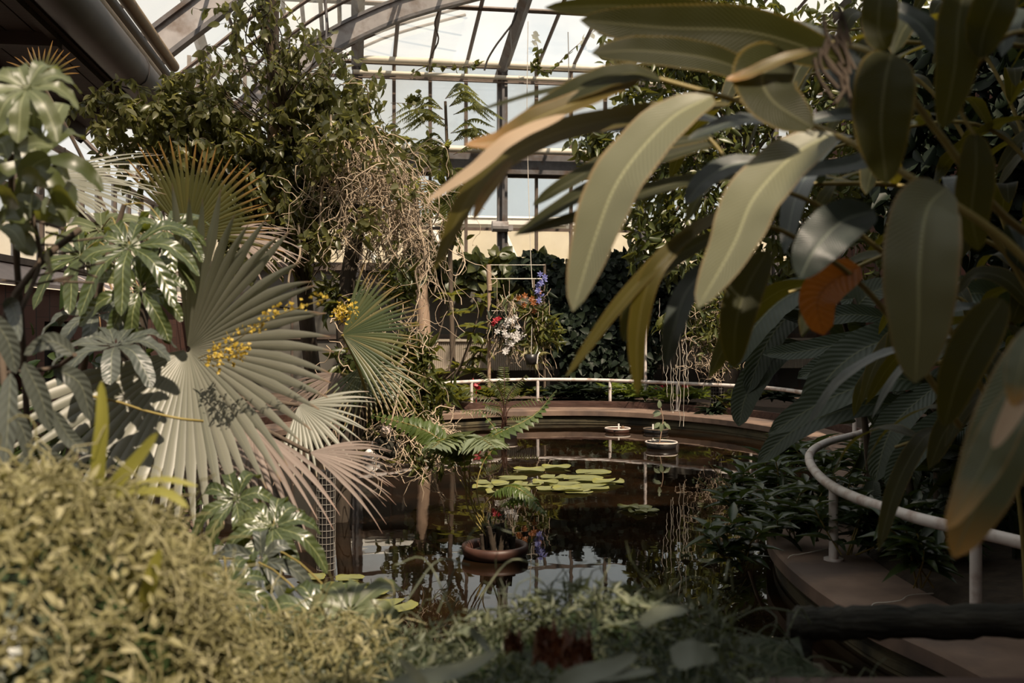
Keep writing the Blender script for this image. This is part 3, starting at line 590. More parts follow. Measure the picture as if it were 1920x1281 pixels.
def fr(pts, n, L, W, side, droop=.25): fern_frond(ml, ms, [b0 + rng.normal(size=3) * .03] + [P(x, y, Y + dy) for x, y, dy in pts], side, int(n * 1.25), L, W, droop, lambda x: np.clip((x - .38) / .16, 0.0, 1) * (1 - .8 * np.clip((x - .6) / .4, 0, 1) ** 1.6), r=.007)
fr([(880, 960, 0), (872, 900, 0), (868, 850, -.05), (845, 822, -.3), (800, 838, -.5)], 20, .14, .028, (1, .4, 0))
fr([(885, 950, 0), (880, 890, -.1), (890, 840, -.2), (930, 815, -.3), (1000, 780, -.2), (1040, 735, -.1)], 30, .11, .04, (.3, 1, .6))
fr([(890, 950, 0), (862, 880, 0), (830, 830, -.1), (780, 800, -.1), (700, 780, 0)], 30, .13, .03, (.2, .5, 1))
fr([(905, 960, 0), (930, 925, -.1), (960, 912, -.25), (1000, 935, -.4)], 24, .13, .026, (1, .6, .4))
fr([(930, 970, 0), (945, 945, -.1), (985, 930, -.2), (1020, 960, -.3)], 22, .13, .026, (.6, 1, .3))
fr([(880, 930, .1), (850, 880, .2), (838, 850, .2), (830, 800, .3)], 12, .06, .02, (1, .1, .4))
fr([(895, 930, .1), (905, 870, .2), (935, 820, .25), (900, 770, .3)], 16, .07, .022, (.8, .5, .4))
ml.build('fronds', M['fern'], fp); ms.build('stems', M['cane'], fp)
ml, ms = MB(), MB()
def fr2(pts, n, L, W, side): fern_frond(ml, ms, [P(x, y, Y + dy) for x, y, dy in pts], side, n, L, W, .15, r=.006)
fr2([(868, 865, 0), (866, 838, -.1), (900, 824, -.35), (925, 838, -.6)], 18, .26, .045, (1, .3, .1)); fr2([(868, 865, 0), (862, 836, -.1), (835, 826, -.3), (810, 840, -.6)], 18, .22, .045, (1, .6, .1))
fr2([(868, 850, 0), (870, 825, .1), (880, 815, .4)], 14, .25, .045, (1, 0, .1)); ml.build('top_fronds', M['fern_pale'], fp); ms.build('top_stems', M['cane'], fp)
# potted palm at the far kerb
c = G(946, 820, 0); r = 25 / F * c[1]; pp_ = thing('potted_palm', (c[0], c[1], 0), 'small palm in a black pale rimmed pot by the far kerb', 'potted plant')
mb = MB(); mb.lathe([(r * .75, -.2), (r * .95, .05), (r, .13), (r * .9, .12), (r * .85, .06)], c); po = mb.build('pot', M['potblack'], pp_)
mb = MB(); mb.lathe([(r * .98, .115), (r * 1.05, .128), (r * .98, .143), (r * .92, .133)], c); mb.build('rim', M['potrim'], po)['label'] = 'pale pot rim'
mb = MB(); mb.lathe([(0, .10), (r * .9, .09)], c); mb.build('soil', M['soil'], pp_)
ml, ms = MB(), MB()
for tx, ty, dy in ((880, 735, 0), (905, 700, .3), (945, 690, .2), (985, 705, 0), (1020, 745, .1), (870, 770, -.2), (1005, 785, -.2), (930, 720, -.3), (968, 725, .4), (912, 760, -.2)):
    e = P(tx, ty, c[1] + dy); m_ = (c + e) / 2 + np.array([-(e[0] - c[0]) * .35, 0, .16]); fern_frond(ml, ms, [c + (rng.normal() * .03, 0, .1), m_, e], (1, .5, .2) if abs(tx - 946) < 30 else (0.1, 1, .4), 22, .20, .014, .3, lambda x: np.clip((x - .3) * 2.5, 0, 1) * (1.05 - x * .5), r=.012)
ml.build('fronds', M['bush'], pp_); ms.build('stems', M['terracotta'], pp_)
# small grey float
c = G(698, 862, 0); fl = thing('float', (c[0], c[1], 0), 'small pointed black and white float on the water near the left bank', 'float')
mb = MB(); s = 20 / F * c[1]; mb.lathe([(s, -.02), (s * 1.02, .04), (s * .7, .06)], c, 20); mb.build('base', M['potblack'], fl)
mb = MB(); mb.lathe([(s * .7, .06), (s * .75, .10), (s * .45, .14), (s * .3, .15)], c, 20); mb.build('body', M['white'], fl)
mb = MB(); mb.lathe([(s * .32, .15), (s * .15, .19), (.012, .2), (.008, .25), (0, .255)], c, 16); mb.build('spike', M['steel'], fl)
# ================================================================== fan palms on the left bank
def fan(mb, c, normal, up, R, a0, a1, n, split=.6, cone=.3, droop=.12, jit=.04, fold=.55, rprof=None, cfun=None):
    nn = nrm(normal); up = nrm(np.asarray(up, float) - nn * nn.dot(np.asarray(up, float))); rt = np.cross(up, nn); rt = rt if rt[0] > 0 else -rt
    da = math.radians(a1 - a0) / n
    for i in range(n):
        a = math.radians(a0) + da * (i + .5); d = math.cos(a) * up + math.sin(a) * rt
        Ri = R * (1 + rng.normal() * jit) * (rprof(math.degrees(a)) if rprof else 1)
        t = np.concatenate([np.linspace(.02, split, 6), np.linspace(split + .08, 1, 7)]); r = Ri * t
        k = cone if cfun is None else cfun(math.degrees(a))
        dev = rng.normal() * .05; sd = np.cross(nn, d)
        p = c + d * r[:, None] + nn * (k * r)[:, None] + sd * (dev * Ri * np.clip(t - split, 0, 1) ** 1.5)[:, None]
        p[:, 2] -= droop * Ri * t ** 3 * (1 + rng.normal() * .3)
        w_ = np.where(t <= split, r * math.tan(da / 2) * 1.02, split * Ri * math.tan(da / 2) * np.clip(1 - (t - split) / (1 - split), .02, 1) ** .75)
        mb.ribbon(p, np.tile(sd, (len(t), 1)), w_, fold if i % 2 else fold * .8, 3)
def petiole(mb, a, b, sag=.15, r=.013):
    m = (np.asarray(a) + b) / 2 + np.array([0, 0, sag]); mb.tube(bez([a, m, b], 10), [r] * 10, 6)
base = np.array([-2.25, 6.15, .3])
fp1 = thing('fan_palm', base, 'large fan palm on the left bank with a broad grey green leaf facing the pond', 'palm')
crown = np.array([-1.95, 5.9, 1.35])
mb = MB(); mb.tube(bez([base - (0, 0, .1), base + (.05, -.05, .5), crown], 8), [.15, .14, .13, .13, .13, .12, .12, .10], 12); mb.build('trunk', M['darkbark'], fp1)
ml = MB(); c = P(352, 655, 5.0)
fan(ml, c, (-.02, -1, .08), (0, 0, 1), .80, 1, 256, 46, .66, 0, .10, .03, .42, lambda a: 1 if a < 200 else 1.0, lambda a: .52 if a < 100 else .52 + min((a - 100) / 300, .12))
ml.build('leaf', M['fan'], fp1); ms = MB(); petiole(ms, crown, c + (0, .03, 0), .1)
ml = MB(); c2 = P(470, 800, 5.35); fan(ml, c2, (.15, -.55, 1), (0, -.5, -.6), .60, -110, 70, 30, .5, -.15, .30, .06, .6); ml.build('dry_leaf', M['fan_dry'], fp1)['label'] = 'dry brownish lower fan leaf'; petiole(ms, crown, c2, .05)
ml = MB(); c3 = P(580, 848, 5.6); fan(ml, c3, (.2, -.7, .8), (.75, -.2, -.5), .50, -6, 70, 18, .5, -.1, .2, .07, .6); ml.build('dry_leaf', M['fan_dry'], fp1)['label'] = 'dry pinkish fan leaf pointing down to the water'; petiole(ms, crown, c3, .06)
ml = MB(); c4 = P(330, 800, 5.6); fan(ml, c4, (-.1, -.6, .9), (0, -.4, -.8), .55, -95, 95, 26, .5, -.1, .30, .06, .6); ml.build('dry_leaf', M['fan_dry'], fp1); petiole(ms, crown, c4, .05)
ml = MB(); c5 = P(560, 760, 6.0); fan(ml, c5, (.1, -.8, .5), (.5, 0, -.6), .44, -60, 70, 20, .5, .05, .15, .06, .6); ml.build('lower_leaf', M['fan'], fp1); petiole(ms, crown, c5, .06)
ms.build('petioles', M['bark'], fp1)
fp2 = thing('fan_palm', (-2.75, 7.0, .3), 'fan palm with orange tipped upright leaves behind the big grey green fan', 'palm')
cr2 = np.array([-2.6, 6.9, 2.1]); mb = MB(); mb.tube([(-2.75, 7.0, .2), (-2.7, 6.95, 1.2), cr2], [.13, .11, .09], 10); mb.build('trunk', M['darkbark'], fp2)
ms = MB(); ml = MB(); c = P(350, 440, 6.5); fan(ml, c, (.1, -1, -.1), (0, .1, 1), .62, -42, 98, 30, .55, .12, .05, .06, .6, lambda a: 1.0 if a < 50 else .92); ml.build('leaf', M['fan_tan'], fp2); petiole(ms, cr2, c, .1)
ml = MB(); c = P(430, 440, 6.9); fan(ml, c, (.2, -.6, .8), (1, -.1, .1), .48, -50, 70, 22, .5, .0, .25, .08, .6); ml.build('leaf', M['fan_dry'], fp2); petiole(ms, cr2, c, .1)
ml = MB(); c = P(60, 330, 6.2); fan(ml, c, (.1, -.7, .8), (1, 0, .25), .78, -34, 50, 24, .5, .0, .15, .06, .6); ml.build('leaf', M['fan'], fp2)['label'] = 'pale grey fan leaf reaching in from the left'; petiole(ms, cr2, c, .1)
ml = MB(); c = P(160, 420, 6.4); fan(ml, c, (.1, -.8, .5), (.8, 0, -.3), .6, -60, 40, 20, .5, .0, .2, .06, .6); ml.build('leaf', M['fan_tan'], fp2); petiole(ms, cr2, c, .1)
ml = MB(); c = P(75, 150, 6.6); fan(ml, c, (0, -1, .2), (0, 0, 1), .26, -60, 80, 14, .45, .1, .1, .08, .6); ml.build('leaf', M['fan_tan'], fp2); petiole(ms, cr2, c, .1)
ms.build('petioles', M['bark'], fp2)
fp3 = thing('fan_palm', G(720, 782, .25), 'smaller fan palm with yellow striped leaf at the middle of the left bank', 'palm')
b3 = G(720, 782, .25) + (-.3, -1.0, 0); b3 = np.array([-1.75, 8.3, -.05]); fp3.location = tuple(b3)
cr3 = P(690, 745, 8.2); mb = MB(); mb.tube([b3, (b3 + cr3) / 2 + (.02, 0, 0), cr3], [.09, .08, .07], 10); mb.build('trunk', M['darkbark'], fp3)
ms = MB(); ml = MB(); c = P(642, 628, 8.0); fan(ml, c, (-.05, -1, .25), (0, 0, 1), .64, 12, 150, 30, .55, .1, .08, .05, .6); ml.build('leaf', M['fan_green'], fp3); petiole(ms, cr3, c, .05)
ml = MB(); c = P(690, 680, 8.3); fan(ml, c, (.1, -.8, .5), (.2, 0, -1), .5, -70, 70, 24, .5, .0, .15, .08, .6); ml.build('leaf', M['fan_green'], fp3); petiole(ms, cr3, c, .05)
ml = MB(); c = P(640, 700, 8.5); fan(ml, c, (-.3, -.8, .5), (-.4, 0, -.9), .5, -70, 60, 20, .5, .0, .2, .08, .6); ml.build('dry_leaf', M['fan_dry'], fp3); petiole(ms, cr3, c, .05)
ms.build('petioles', M['cane'], fp3)

# ================================================================== umbrella plants
def umbel(t, c, normal, n, L, W, mat, stalk=.12, a0=0, a1=360, droop=.5, name='leaf_cluster', stalk_to=None):
    nn = nrm(normal); x = nrm(np.cross(nn, (0.03, 0, 1))); y = np.cross(nn, x); mb = MB()
    for i in range(n):
        a = math.radians(a0 + (a1 - a0) * (i + .5 + rng.normal() * .12) / n); d = math.cos(a) * x + math.sin(a) * y; l = L * (1 + rng.normal() * .1)
        s = l * stalk; dr = droop * (.8 + .4 * rng.random()); p0 = c + d * s + nn * s * .2
        p = bez([p0, p0 + d * l * .45 + nn * l * .10 - np.array([0, 0, dr * l * .10]), p0 + d * l * .75 - np.array([0, 0, dr * l * .42]), p0 + d * l * .92 - np.array([0, 0, dr * l * .9])], 14)
        tt = np.linspace(0, 1, 14); w_ = W * (tt ** .55) * ((1 - tt) ** .5) / .5 + .002
        mb.ribbon(p, np.tile(np.cross(d, nn), (14, 1)), w_, .22, 5, .16, 3.5); mb.tube([c, p0], .0035, 4, False)
    o = mb.build(name, M[mat], t)
    if stalk_to is not None:
        ms = MB(); e = np.asarray(stalk_to, float); ms.tube(bez([c, (c + e) / 2 + np.array([0, .03, .06]), e], 8), .004, 5); ms.build('stalk', M['cane'], t)
    return o
up1 = thing('umbrella_plant', (-2.3, 5.1, .36), 'glossy umbrella plant with long lobed leaves above the large fan palm', 'plant')
sp1 = bez([(-2.3, 5.1, .3), (-2.2, 4.95, 1.2), (-2.0, 4.8, 2.0), (-1.85, 4.75, 2.45)], 12); mb = MB(); mb.tube(sp1, np.linspace(.025, .012, 12), 7); mb.build('stem', M['bark'], up1)
umbel(up1, P(262, 542, 4.45), (.1, -1, .35), 10, .225, .032, 'scheff', .12, 0, 360, .35, stalk_to=sp1[8])
umbel(up1, P(243, 462, 4.5), (0, -.8, .7), 9, .26, .036, 'scheff', .12, 0, 360, .5, stalk_to=sp1[10])
umbel(up1, P(312, 430, 4.7), (.2, -.7, .8), 9, .22, .03, 'scheff', .12, 0, 360, .5, stalk_to=sp1[11])
umbel(up1, P(300, 490, 4.8), (.3, -.7, .6), 8, .17, .026, 'scheff', .12, 0, 360, .6, stalk_to=sp1[10])
umbel(up1, P(216, 648, 4.3), (0, -.5, 1), 9, .25, .038, 'scheff_shade', .1, 0, 360, .35, stalk_to=sp1[6])
umbel(up1, P(180, 590, 4.8), (0, -.5, .9), 8, .22, .036, 'scheff_shade', .1, 0, 360, .5, stalk_to=sp1[6])
umbel(up1, P(150, 480, 4.9), (-.1, -.7, .7), 8, .25, .036, 'scheff', .1, 0, 360, .5, stalk_to=sp1[9])
umbel(up1, P(190, 430, 5.1), (-.1, -.7, .7), 8, .25, .036, 'pale', .1, 0, 360, .5, stalk_to=sp1[10])
up2 = thing('umbrella_plant', (-1.75, 4.35, .3), 'low umbrella plant with drooping glossy leaves over the near edge of the water', 'plant')
sp2 = bez([(-1.85, 4.5, .25), (-1.5, 4.25, .7), (-1.1, 4.1, 1.0), (-.95, 4.05, 1.1)], 12); mb = MB(); mb.tube(sp2, np.linspace(.02, .01, 12), 7); mb.build('stem', M['bark'], up2)
umbel(up2, P(512, 988, 4.0), (.1, -.8, .7), 10, .21, .032, 'scheff', .08, 0, 360, .45, stalk_to=sp2[11])
umbel(up2, P(442, 936, 4.1), (-.1, -.8, .5), 8, .20, .030, 'scheff', .08, 0, 360, .6, stalk_to=sp2[10])
umbel(up2, P(490, 1052, 3.9), (0, -.9, .3), 7, .22, .028, 'scheff_shade', .06, 0, 360, .7, stalk_to=sp2[8])
umbel(up2, P(426, 1108, 3.6), (0, -.8, .6), 9, .20, .026, 'scheff', .08, 0, 360, .55, stalk_to=sp2[6])
umbel(up2, P(600, 1150, 3.5), (.2, -.6, .9), 9, .22, .034, 'scheff', .1, 0, 360, .4, stalk_to=sp2[6])
umbel(up2, P(655, 1148, 3.5), (.1, -.7, .8), 9, .20, .034, 'pale', .1, 0, 360, .4, stalk_to=sp2[7])
# ================================================================== broad leaves at the left edge
def bigleaf(t, pts, hw, mat, face=(-.15, -1, .45), fold=.12, wave=.03, name='leaf', a=.5, b=.6, n=24, m=7, wn=4):
    Y = np.mean([p[2] for p in pts]); p = bez([P(*q) for q in pts], n); tg = nrm(np.gradient(p, axis=0)); sd = np.cross(tg, nrm(face))
    x = np.linspace(0, 1, n); w_ = (x ** a) * ((1 - x) ** b); w_ = w_ / w_.max() * hw / F * Y + .0015
    mb = MB(); mb.ribbon(p, sd, w_, fold, m, wave, wn); return mb.build(name, M[mat], t)
lp = thing('climbing_plant', (-1.75, 3.6, .2), 'pale broad leaved climber blurred at the left edge of the view', 'plant')
for i in range(56):
    px = rng.uniform(-60, 120) * (1 if rng.random() < .6 else .7); py = rng.uniform(190, 480); Yd = rng.uniform(2.9, 3.8); an = rng.uniform(-.3, 3.0); l = rng.uniform(35, 70)
    bigleaf(lp, [(px, py, Yd), (px + l * .55 * math.cos(an), py + l * .5 * math.sin(an) - 6, Yd - .03), (px + l * math.cos(an), py + l * math.sin(an) + 6, Yd - .06)], rng.uniform(12, 22), 'pale' if rng.random() < .6 else 'bush', (rng.normal() * .9, -1, rng.normal() * .9), .25, .08, n=12, m=5)
mb = MB(); mb.tube(bez([(-1.75, 3.6, .2), (-1.7, 3.5, 1.4), P(30, 470, 3.4), P(20, 280, 3.3), P(45, 175, 3.0)], 16), .012, 6)
for q in ((60, 420), (110, 300), (20, 180), (120, 430)): mb.tube(bez([P(20, 400, 3.4), P(*q, 3.3)], 4), .006, 5)
mb.build('stem', M['bark'], lp)
umbel(lp, P(50, 165, 2.9), (.2, -.9, .6), 9, .155, .026, 'pale', .08, 0, 360, .5); umbel(lp, P(70, 300, 3.2), (.2, -.9, .4), 7, .19, .03, 'bush', .08, 0, 360, .5)
dl = thing('broadleaf_shrub', (-1.55, 3.1, .2), 'shaded grey leaved shrub hanging at the left edge in front of the brick wall', 'shrub')
for pts, hw in (([(-20, 590, 3), (15, 640, 3), (30, 700, 3)], 20), ([(20, 700, 3), (15, 790, 2.95), (8, 900, 2.9)], 20), ([(45, 680, 3), (75, 740, 3), (95, 810, 3)], 19), ([(140, 665, 3.2), (95, 640, 3.2), (45, 665, 3.2)], 16), ([(10, 560, 3.2), (25, 580, 3.2), (38, 640, 3.1)], 15),
                ([(100, 770, 3.1), (130, 820, 3.1), (165, 850, 3.1)], 14), ([(10, 830, 3), (10, 880, 3), (25, 960, 3)], 16), ([(40, 850, 3), (60, 890, 3), (70, 960, 3)], 15), ([(70, 830, 3.2), (110, 870, 3.2), (150, 880, 3.2)], 14), ([(100, 690, 3.4), (150, 720, 3.4), (170, 790, 3.4)], 18), ([(0, 760, 3.3), (40, 800, 3.3), (60, 870, 3.3)], 16)):
    bigleaf(dl, pts, hw, 'scheff_shade', (-.1, -1, .3), .2, .04, n=14, m=5)
mb = MB(); mb.tube(bez([(-1.55, 3.1, .2), P(20, 900, 3.1), P(5, 620, 3.2), P(70, 500, 3.3), P(150, 430, 3.4)], 14), .012, 6); mb.tube(bez([P(10, 700, 3.2), P(100, 690, 3.4), P(140, 665, 3.2)], 6), .008, 5); mb.tube(bez([P(40, 580, 3.2), P(75, 490, 3.3), P(60, 400, 3.3)], 6), .008, 5)
for i in range(14): x = rng.uniform(0, 150); y = rng.uniform(430, 540); mb.tube(bez([P(x, y, 3.4), P(x + rng.uniform(20, 70), y + rng.uniform(-20, 30), 3.4)], 3), .004, 4)
mb.build('stem', M['bark'], dl)
# ground cover on the left bank behind the palms
lb = thing('ground_cover', (-2.4, 6.6, .3), 'dark leafy ground cover and dry litter under the fan palms', 'plant')
mb = MB(); pp = blob_pts([((-2.5, 5.6, .55), (.6, .8, .3)), ((-2.6, 7.2, .6), (.7, .8, .4)), ((-2.5, 5.2, 1.1), (.6, .5, .5)), ((-2.9, 8.2, .8), (.6, .9, .5)), ((-3.0, 7.0, 1.3), (.6, .6, .7))], 900)
mb.cloud(pp, rdir(900, .1), rdir(900, .8), rng.uniform(.08, .2, 900), rng.uniform(.02, .045, 900), T_OVAL); mb.build('foliage', M['bed'], lb)
pl = thing('wrapped_pole', (-1.42, 7.6, -.1), 'dark wire mesh wrapped pole standing in the water below the dry fan leaves', 'pole')
def meshpole(t, x, y, z0, z1, r, mat='wire', dz=.05, nv=14):
    mb = MB(); mb.tube([(x, y, z0), (x, y, z1)], r * .9, 12); mb.build('core', M['black'], t); mb = MB(); a = np.arange(nv) * 2 * PI / nv
    for k in a: mb.tube([(x + r * math.cos(k), y + r * math.sin(k), z0), (x + r * math.cos(k), y + r * math.sin(k), z1)], .0022, 3, False)
    th = np.linspace(0, 2 * PI, 21)
    for z in np.arange(z0, z1, dz): mb.tube(np.stack([x + r * np.cos(th), y + r * np.sin(th), np.full(21, z)], 1), .0022, 3, False)
    mb.build('wire_mesh', M[mat], t)
meshpole(pl, -1.42, 7.6, -.1, .75, .07)

fs_ = thing('flower_spray', P(470, 640, 4.6), 'two slim sprays of tiny yellow blossoms in front of the large fan leaf', 'flower'); mb, ms = MB(), MB()
for pts in ([(372, 672, 4.75), (440, 640, 4.55), (500, 600, 4.4), (612, 560, 4.3)], [(375, 676, 4.75), (430, 668, 4.55), (460, 648, 4.45)]):
    p = bez([P(*q) for q in pts], 16); ms.tube(p, .0025, 4)
    for k in range(1, 16):
        if rng.random() < .75: c = p[k] + rng.normal(size=3) * .018; mb.cloud(c + rng.normal(size=(9, 3)) * .012, rdir(9), rdir(9), .020, .009, T_SMALL)
mb.build('blossoms', M['fl_yellow'], fs_); ms.build('stems', M['cane'], fs_)
mb = MB(); mb.tube(bez([P(150, 740, 4.2), P(215, 752, 4.2), P(270, 770, 4.2), P(335, 785, 4.2), P(380, 790, 4.3)], 14), .006, 5); tag(mb.build('bare_stem', M['cane']), 'thin yellowish bare stem crossing in front of the sunlit lower fan blades', 'stem')
# ================================================================== the big arching ginger on the right
gp = thing('ginger_plant', (2.1, 2.6, .3), 'arching ginger plant with long drooping lance leaves filling the upper right', 'plant')
CF = (-.35, -1, .5)
GL = [ # points (px, py, depth), half width in px, material, facing
 ([(1336, 180, 2.42), (1255, 225, 2.36), (1165, 330, 2.30), (1118, 440, 2.27), (1074, 584, 2.25)], 58, 'ginger', (-.55, -1, .55)),
 ([(1562, 250, 2.36), (1490, 290, 2.30), (1415, 370, 2.25), (1375, 460, 2.22), (1308, 578, 2.20)], 56, 'ginger', (-.5, -1, .6)),
 ([(1775, 352, 2.20), (1738, 395, 2.12), (1724, 500, 2.08), (1722, 610, 2.08), (1716, 718, 2.10)], 68, 'ginger', (-.1, -1, .25)),
 ([(1960, 600, 1.75), (1900, 760, 1.70), (1850, 900, 1.68), (1788, 1046, 1.68)], 58, 'ginger_tip', (-.3, -1, .3)),
 ([(1945, 690, 1.62), (1880, 800, 1.60), (1840, 880, 1.60), (1776, 992, 1.60)], 34, 'ginger_tip', (-.5, -1, .4)),
 ([(1925, 700, 1.55), (1905, 760, 1.54), (1862, 840, 1.54)], 17, 'drybeige', (-.4, -1, .5)),
 ([(1940, 610, 1.55), (1915, 680, 1.54), (1900, 760, 1.54)], 24, 'ginger_tip', (-.6, -1, .5)),
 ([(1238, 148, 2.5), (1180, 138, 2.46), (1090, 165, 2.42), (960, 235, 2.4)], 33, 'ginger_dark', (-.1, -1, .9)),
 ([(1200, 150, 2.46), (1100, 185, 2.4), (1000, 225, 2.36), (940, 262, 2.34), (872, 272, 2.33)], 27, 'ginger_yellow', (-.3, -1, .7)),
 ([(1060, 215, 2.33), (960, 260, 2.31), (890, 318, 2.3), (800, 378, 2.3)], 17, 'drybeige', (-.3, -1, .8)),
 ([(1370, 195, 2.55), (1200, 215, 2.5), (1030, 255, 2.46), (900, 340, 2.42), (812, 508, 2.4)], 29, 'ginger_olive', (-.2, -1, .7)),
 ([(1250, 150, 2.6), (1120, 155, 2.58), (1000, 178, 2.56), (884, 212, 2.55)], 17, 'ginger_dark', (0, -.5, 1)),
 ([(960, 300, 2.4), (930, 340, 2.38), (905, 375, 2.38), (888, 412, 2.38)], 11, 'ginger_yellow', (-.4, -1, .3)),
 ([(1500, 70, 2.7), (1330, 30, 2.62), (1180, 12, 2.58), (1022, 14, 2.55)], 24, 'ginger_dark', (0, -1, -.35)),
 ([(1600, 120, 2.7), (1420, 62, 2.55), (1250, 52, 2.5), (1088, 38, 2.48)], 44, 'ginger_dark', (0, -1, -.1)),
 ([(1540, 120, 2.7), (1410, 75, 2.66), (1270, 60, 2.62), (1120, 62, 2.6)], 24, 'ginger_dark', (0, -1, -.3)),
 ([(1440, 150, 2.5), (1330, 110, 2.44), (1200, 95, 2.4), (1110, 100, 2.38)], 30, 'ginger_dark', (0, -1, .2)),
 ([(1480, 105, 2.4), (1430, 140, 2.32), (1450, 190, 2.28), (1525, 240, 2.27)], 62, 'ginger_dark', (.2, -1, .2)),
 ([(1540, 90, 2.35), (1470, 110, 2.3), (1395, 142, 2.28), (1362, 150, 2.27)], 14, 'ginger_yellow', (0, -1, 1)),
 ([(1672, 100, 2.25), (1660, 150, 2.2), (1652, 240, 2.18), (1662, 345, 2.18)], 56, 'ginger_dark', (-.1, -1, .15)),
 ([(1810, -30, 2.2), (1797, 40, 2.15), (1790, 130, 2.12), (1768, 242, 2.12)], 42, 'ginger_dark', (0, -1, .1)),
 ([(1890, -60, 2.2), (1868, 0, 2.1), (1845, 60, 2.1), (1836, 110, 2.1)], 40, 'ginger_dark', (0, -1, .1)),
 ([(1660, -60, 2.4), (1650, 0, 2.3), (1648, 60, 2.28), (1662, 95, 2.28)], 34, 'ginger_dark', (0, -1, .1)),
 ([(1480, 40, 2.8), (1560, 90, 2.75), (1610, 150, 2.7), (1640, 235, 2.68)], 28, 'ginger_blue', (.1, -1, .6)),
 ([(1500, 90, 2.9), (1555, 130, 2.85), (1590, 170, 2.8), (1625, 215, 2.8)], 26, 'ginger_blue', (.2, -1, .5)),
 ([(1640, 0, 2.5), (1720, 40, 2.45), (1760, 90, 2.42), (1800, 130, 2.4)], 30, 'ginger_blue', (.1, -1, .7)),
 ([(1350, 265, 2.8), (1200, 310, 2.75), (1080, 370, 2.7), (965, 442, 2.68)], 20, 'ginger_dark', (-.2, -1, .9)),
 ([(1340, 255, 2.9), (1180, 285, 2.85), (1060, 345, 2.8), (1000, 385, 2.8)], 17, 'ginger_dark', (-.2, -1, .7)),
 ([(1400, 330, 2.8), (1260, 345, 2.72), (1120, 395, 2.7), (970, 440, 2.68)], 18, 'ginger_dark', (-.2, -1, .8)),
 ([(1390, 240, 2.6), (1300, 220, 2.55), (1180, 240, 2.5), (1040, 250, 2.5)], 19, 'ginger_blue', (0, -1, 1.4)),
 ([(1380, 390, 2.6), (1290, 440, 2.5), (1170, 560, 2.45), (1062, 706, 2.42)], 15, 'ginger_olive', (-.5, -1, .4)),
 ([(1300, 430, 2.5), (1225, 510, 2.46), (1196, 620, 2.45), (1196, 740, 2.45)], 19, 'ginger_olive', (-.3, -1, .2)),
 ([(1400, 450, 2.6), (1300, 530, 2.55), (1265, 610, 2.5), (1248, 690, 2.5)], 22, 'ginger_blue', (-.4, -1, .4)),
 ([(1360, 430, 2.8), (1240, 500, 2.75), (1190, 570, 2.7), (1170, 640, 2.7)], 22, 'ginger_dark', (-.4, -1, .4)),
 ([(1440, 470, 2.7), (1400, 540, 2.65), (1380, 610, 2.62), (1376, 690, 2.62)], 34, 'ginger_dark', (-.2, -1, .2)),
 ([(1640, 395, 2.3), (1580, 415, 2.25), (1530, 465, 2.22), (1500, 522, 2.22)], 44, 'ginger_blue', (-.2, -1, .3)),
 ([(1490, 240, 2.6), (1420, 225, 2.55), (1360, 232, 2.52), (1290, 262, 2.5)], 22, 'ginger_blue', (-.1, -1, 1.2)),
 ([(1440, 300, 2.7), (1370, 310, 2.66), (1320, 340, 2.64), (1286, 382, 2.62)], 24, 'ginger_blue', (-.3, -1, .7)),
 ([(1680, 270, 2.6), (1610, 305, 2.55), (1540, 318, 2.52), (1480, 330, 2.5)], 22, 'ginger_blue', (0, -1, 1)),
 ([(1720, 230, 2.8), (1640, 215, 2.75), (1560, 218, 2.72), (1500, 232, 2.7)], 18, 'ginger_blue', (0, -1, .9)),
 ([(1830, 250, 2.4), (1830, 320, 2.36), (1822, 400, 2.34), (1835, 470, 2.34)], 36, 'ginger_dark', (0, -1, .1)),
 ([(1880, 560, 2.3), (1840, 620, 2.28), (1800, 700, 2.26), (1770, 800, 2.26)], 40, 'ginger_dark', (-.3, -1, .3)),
]
for pts, hw, mt, fc in GL: bigleaf(gp, pts, hw, mt, fc, .14, .035, n=26, m=7, wn=5)
def caneTube(pts, r, t, mat='cane'): mb = MB(); mb.tube(bez([P(*p) for p in pts], 30), np.linspace(r, r * .6, 30), 8); return mb.build('cane', M[mat], t)
caneTube([(2060, 640, 2.2), (1900, 465, 2.2), (1745, 356, 2.25), (1560, 250, 2.4), (1400, 195, 2.5), (1236, 148, 2.52)], .011, gp)
caneTube([(2100, 520, 2.6), (1900, 420, 2.5), (1760, 250, 2.45), (1650, 110, 2.4), (1560, 80, 2.5)], .011, gp)
caneTube([(2060, 100, 2.3), (1920, 60, 2.3), (1850, 100, 2.3), (1800, 190, 2.4), (1830, 260, 2.4)], .007, gp)
caneTube([(2100, 760, 1.8), (2000, 640, 1.8), (1950, 590, 1.75)], .012, gp)
caneTube([(1860, 760, 3.0), (1740, 560, 2.9), (1560, 400, 2.8), (1400, 330, 2.75), (1330, 260, 2.8)], .009, gp)
caneTube([(1800, 800, 2.9), (1640, 560, 2.8), (1480, 440, 2.7), (1380, 420, 2.65), (1300, 430, 2.55)], .009, gp)
mb = MB()
for i in range(14):
    x, y = 1560 + rng.normal() * 16, 10 + i * 9; mb.tube(bez([P(x, y, 2.3), P(x + rng.normal() * 12 + 10, y + 35, 2.3), P(x + rng.normal() * 15 + 20, y + 75, 2.3)], 6), .005, 4)
mb.build('dead_husk', M['bark'], gp)
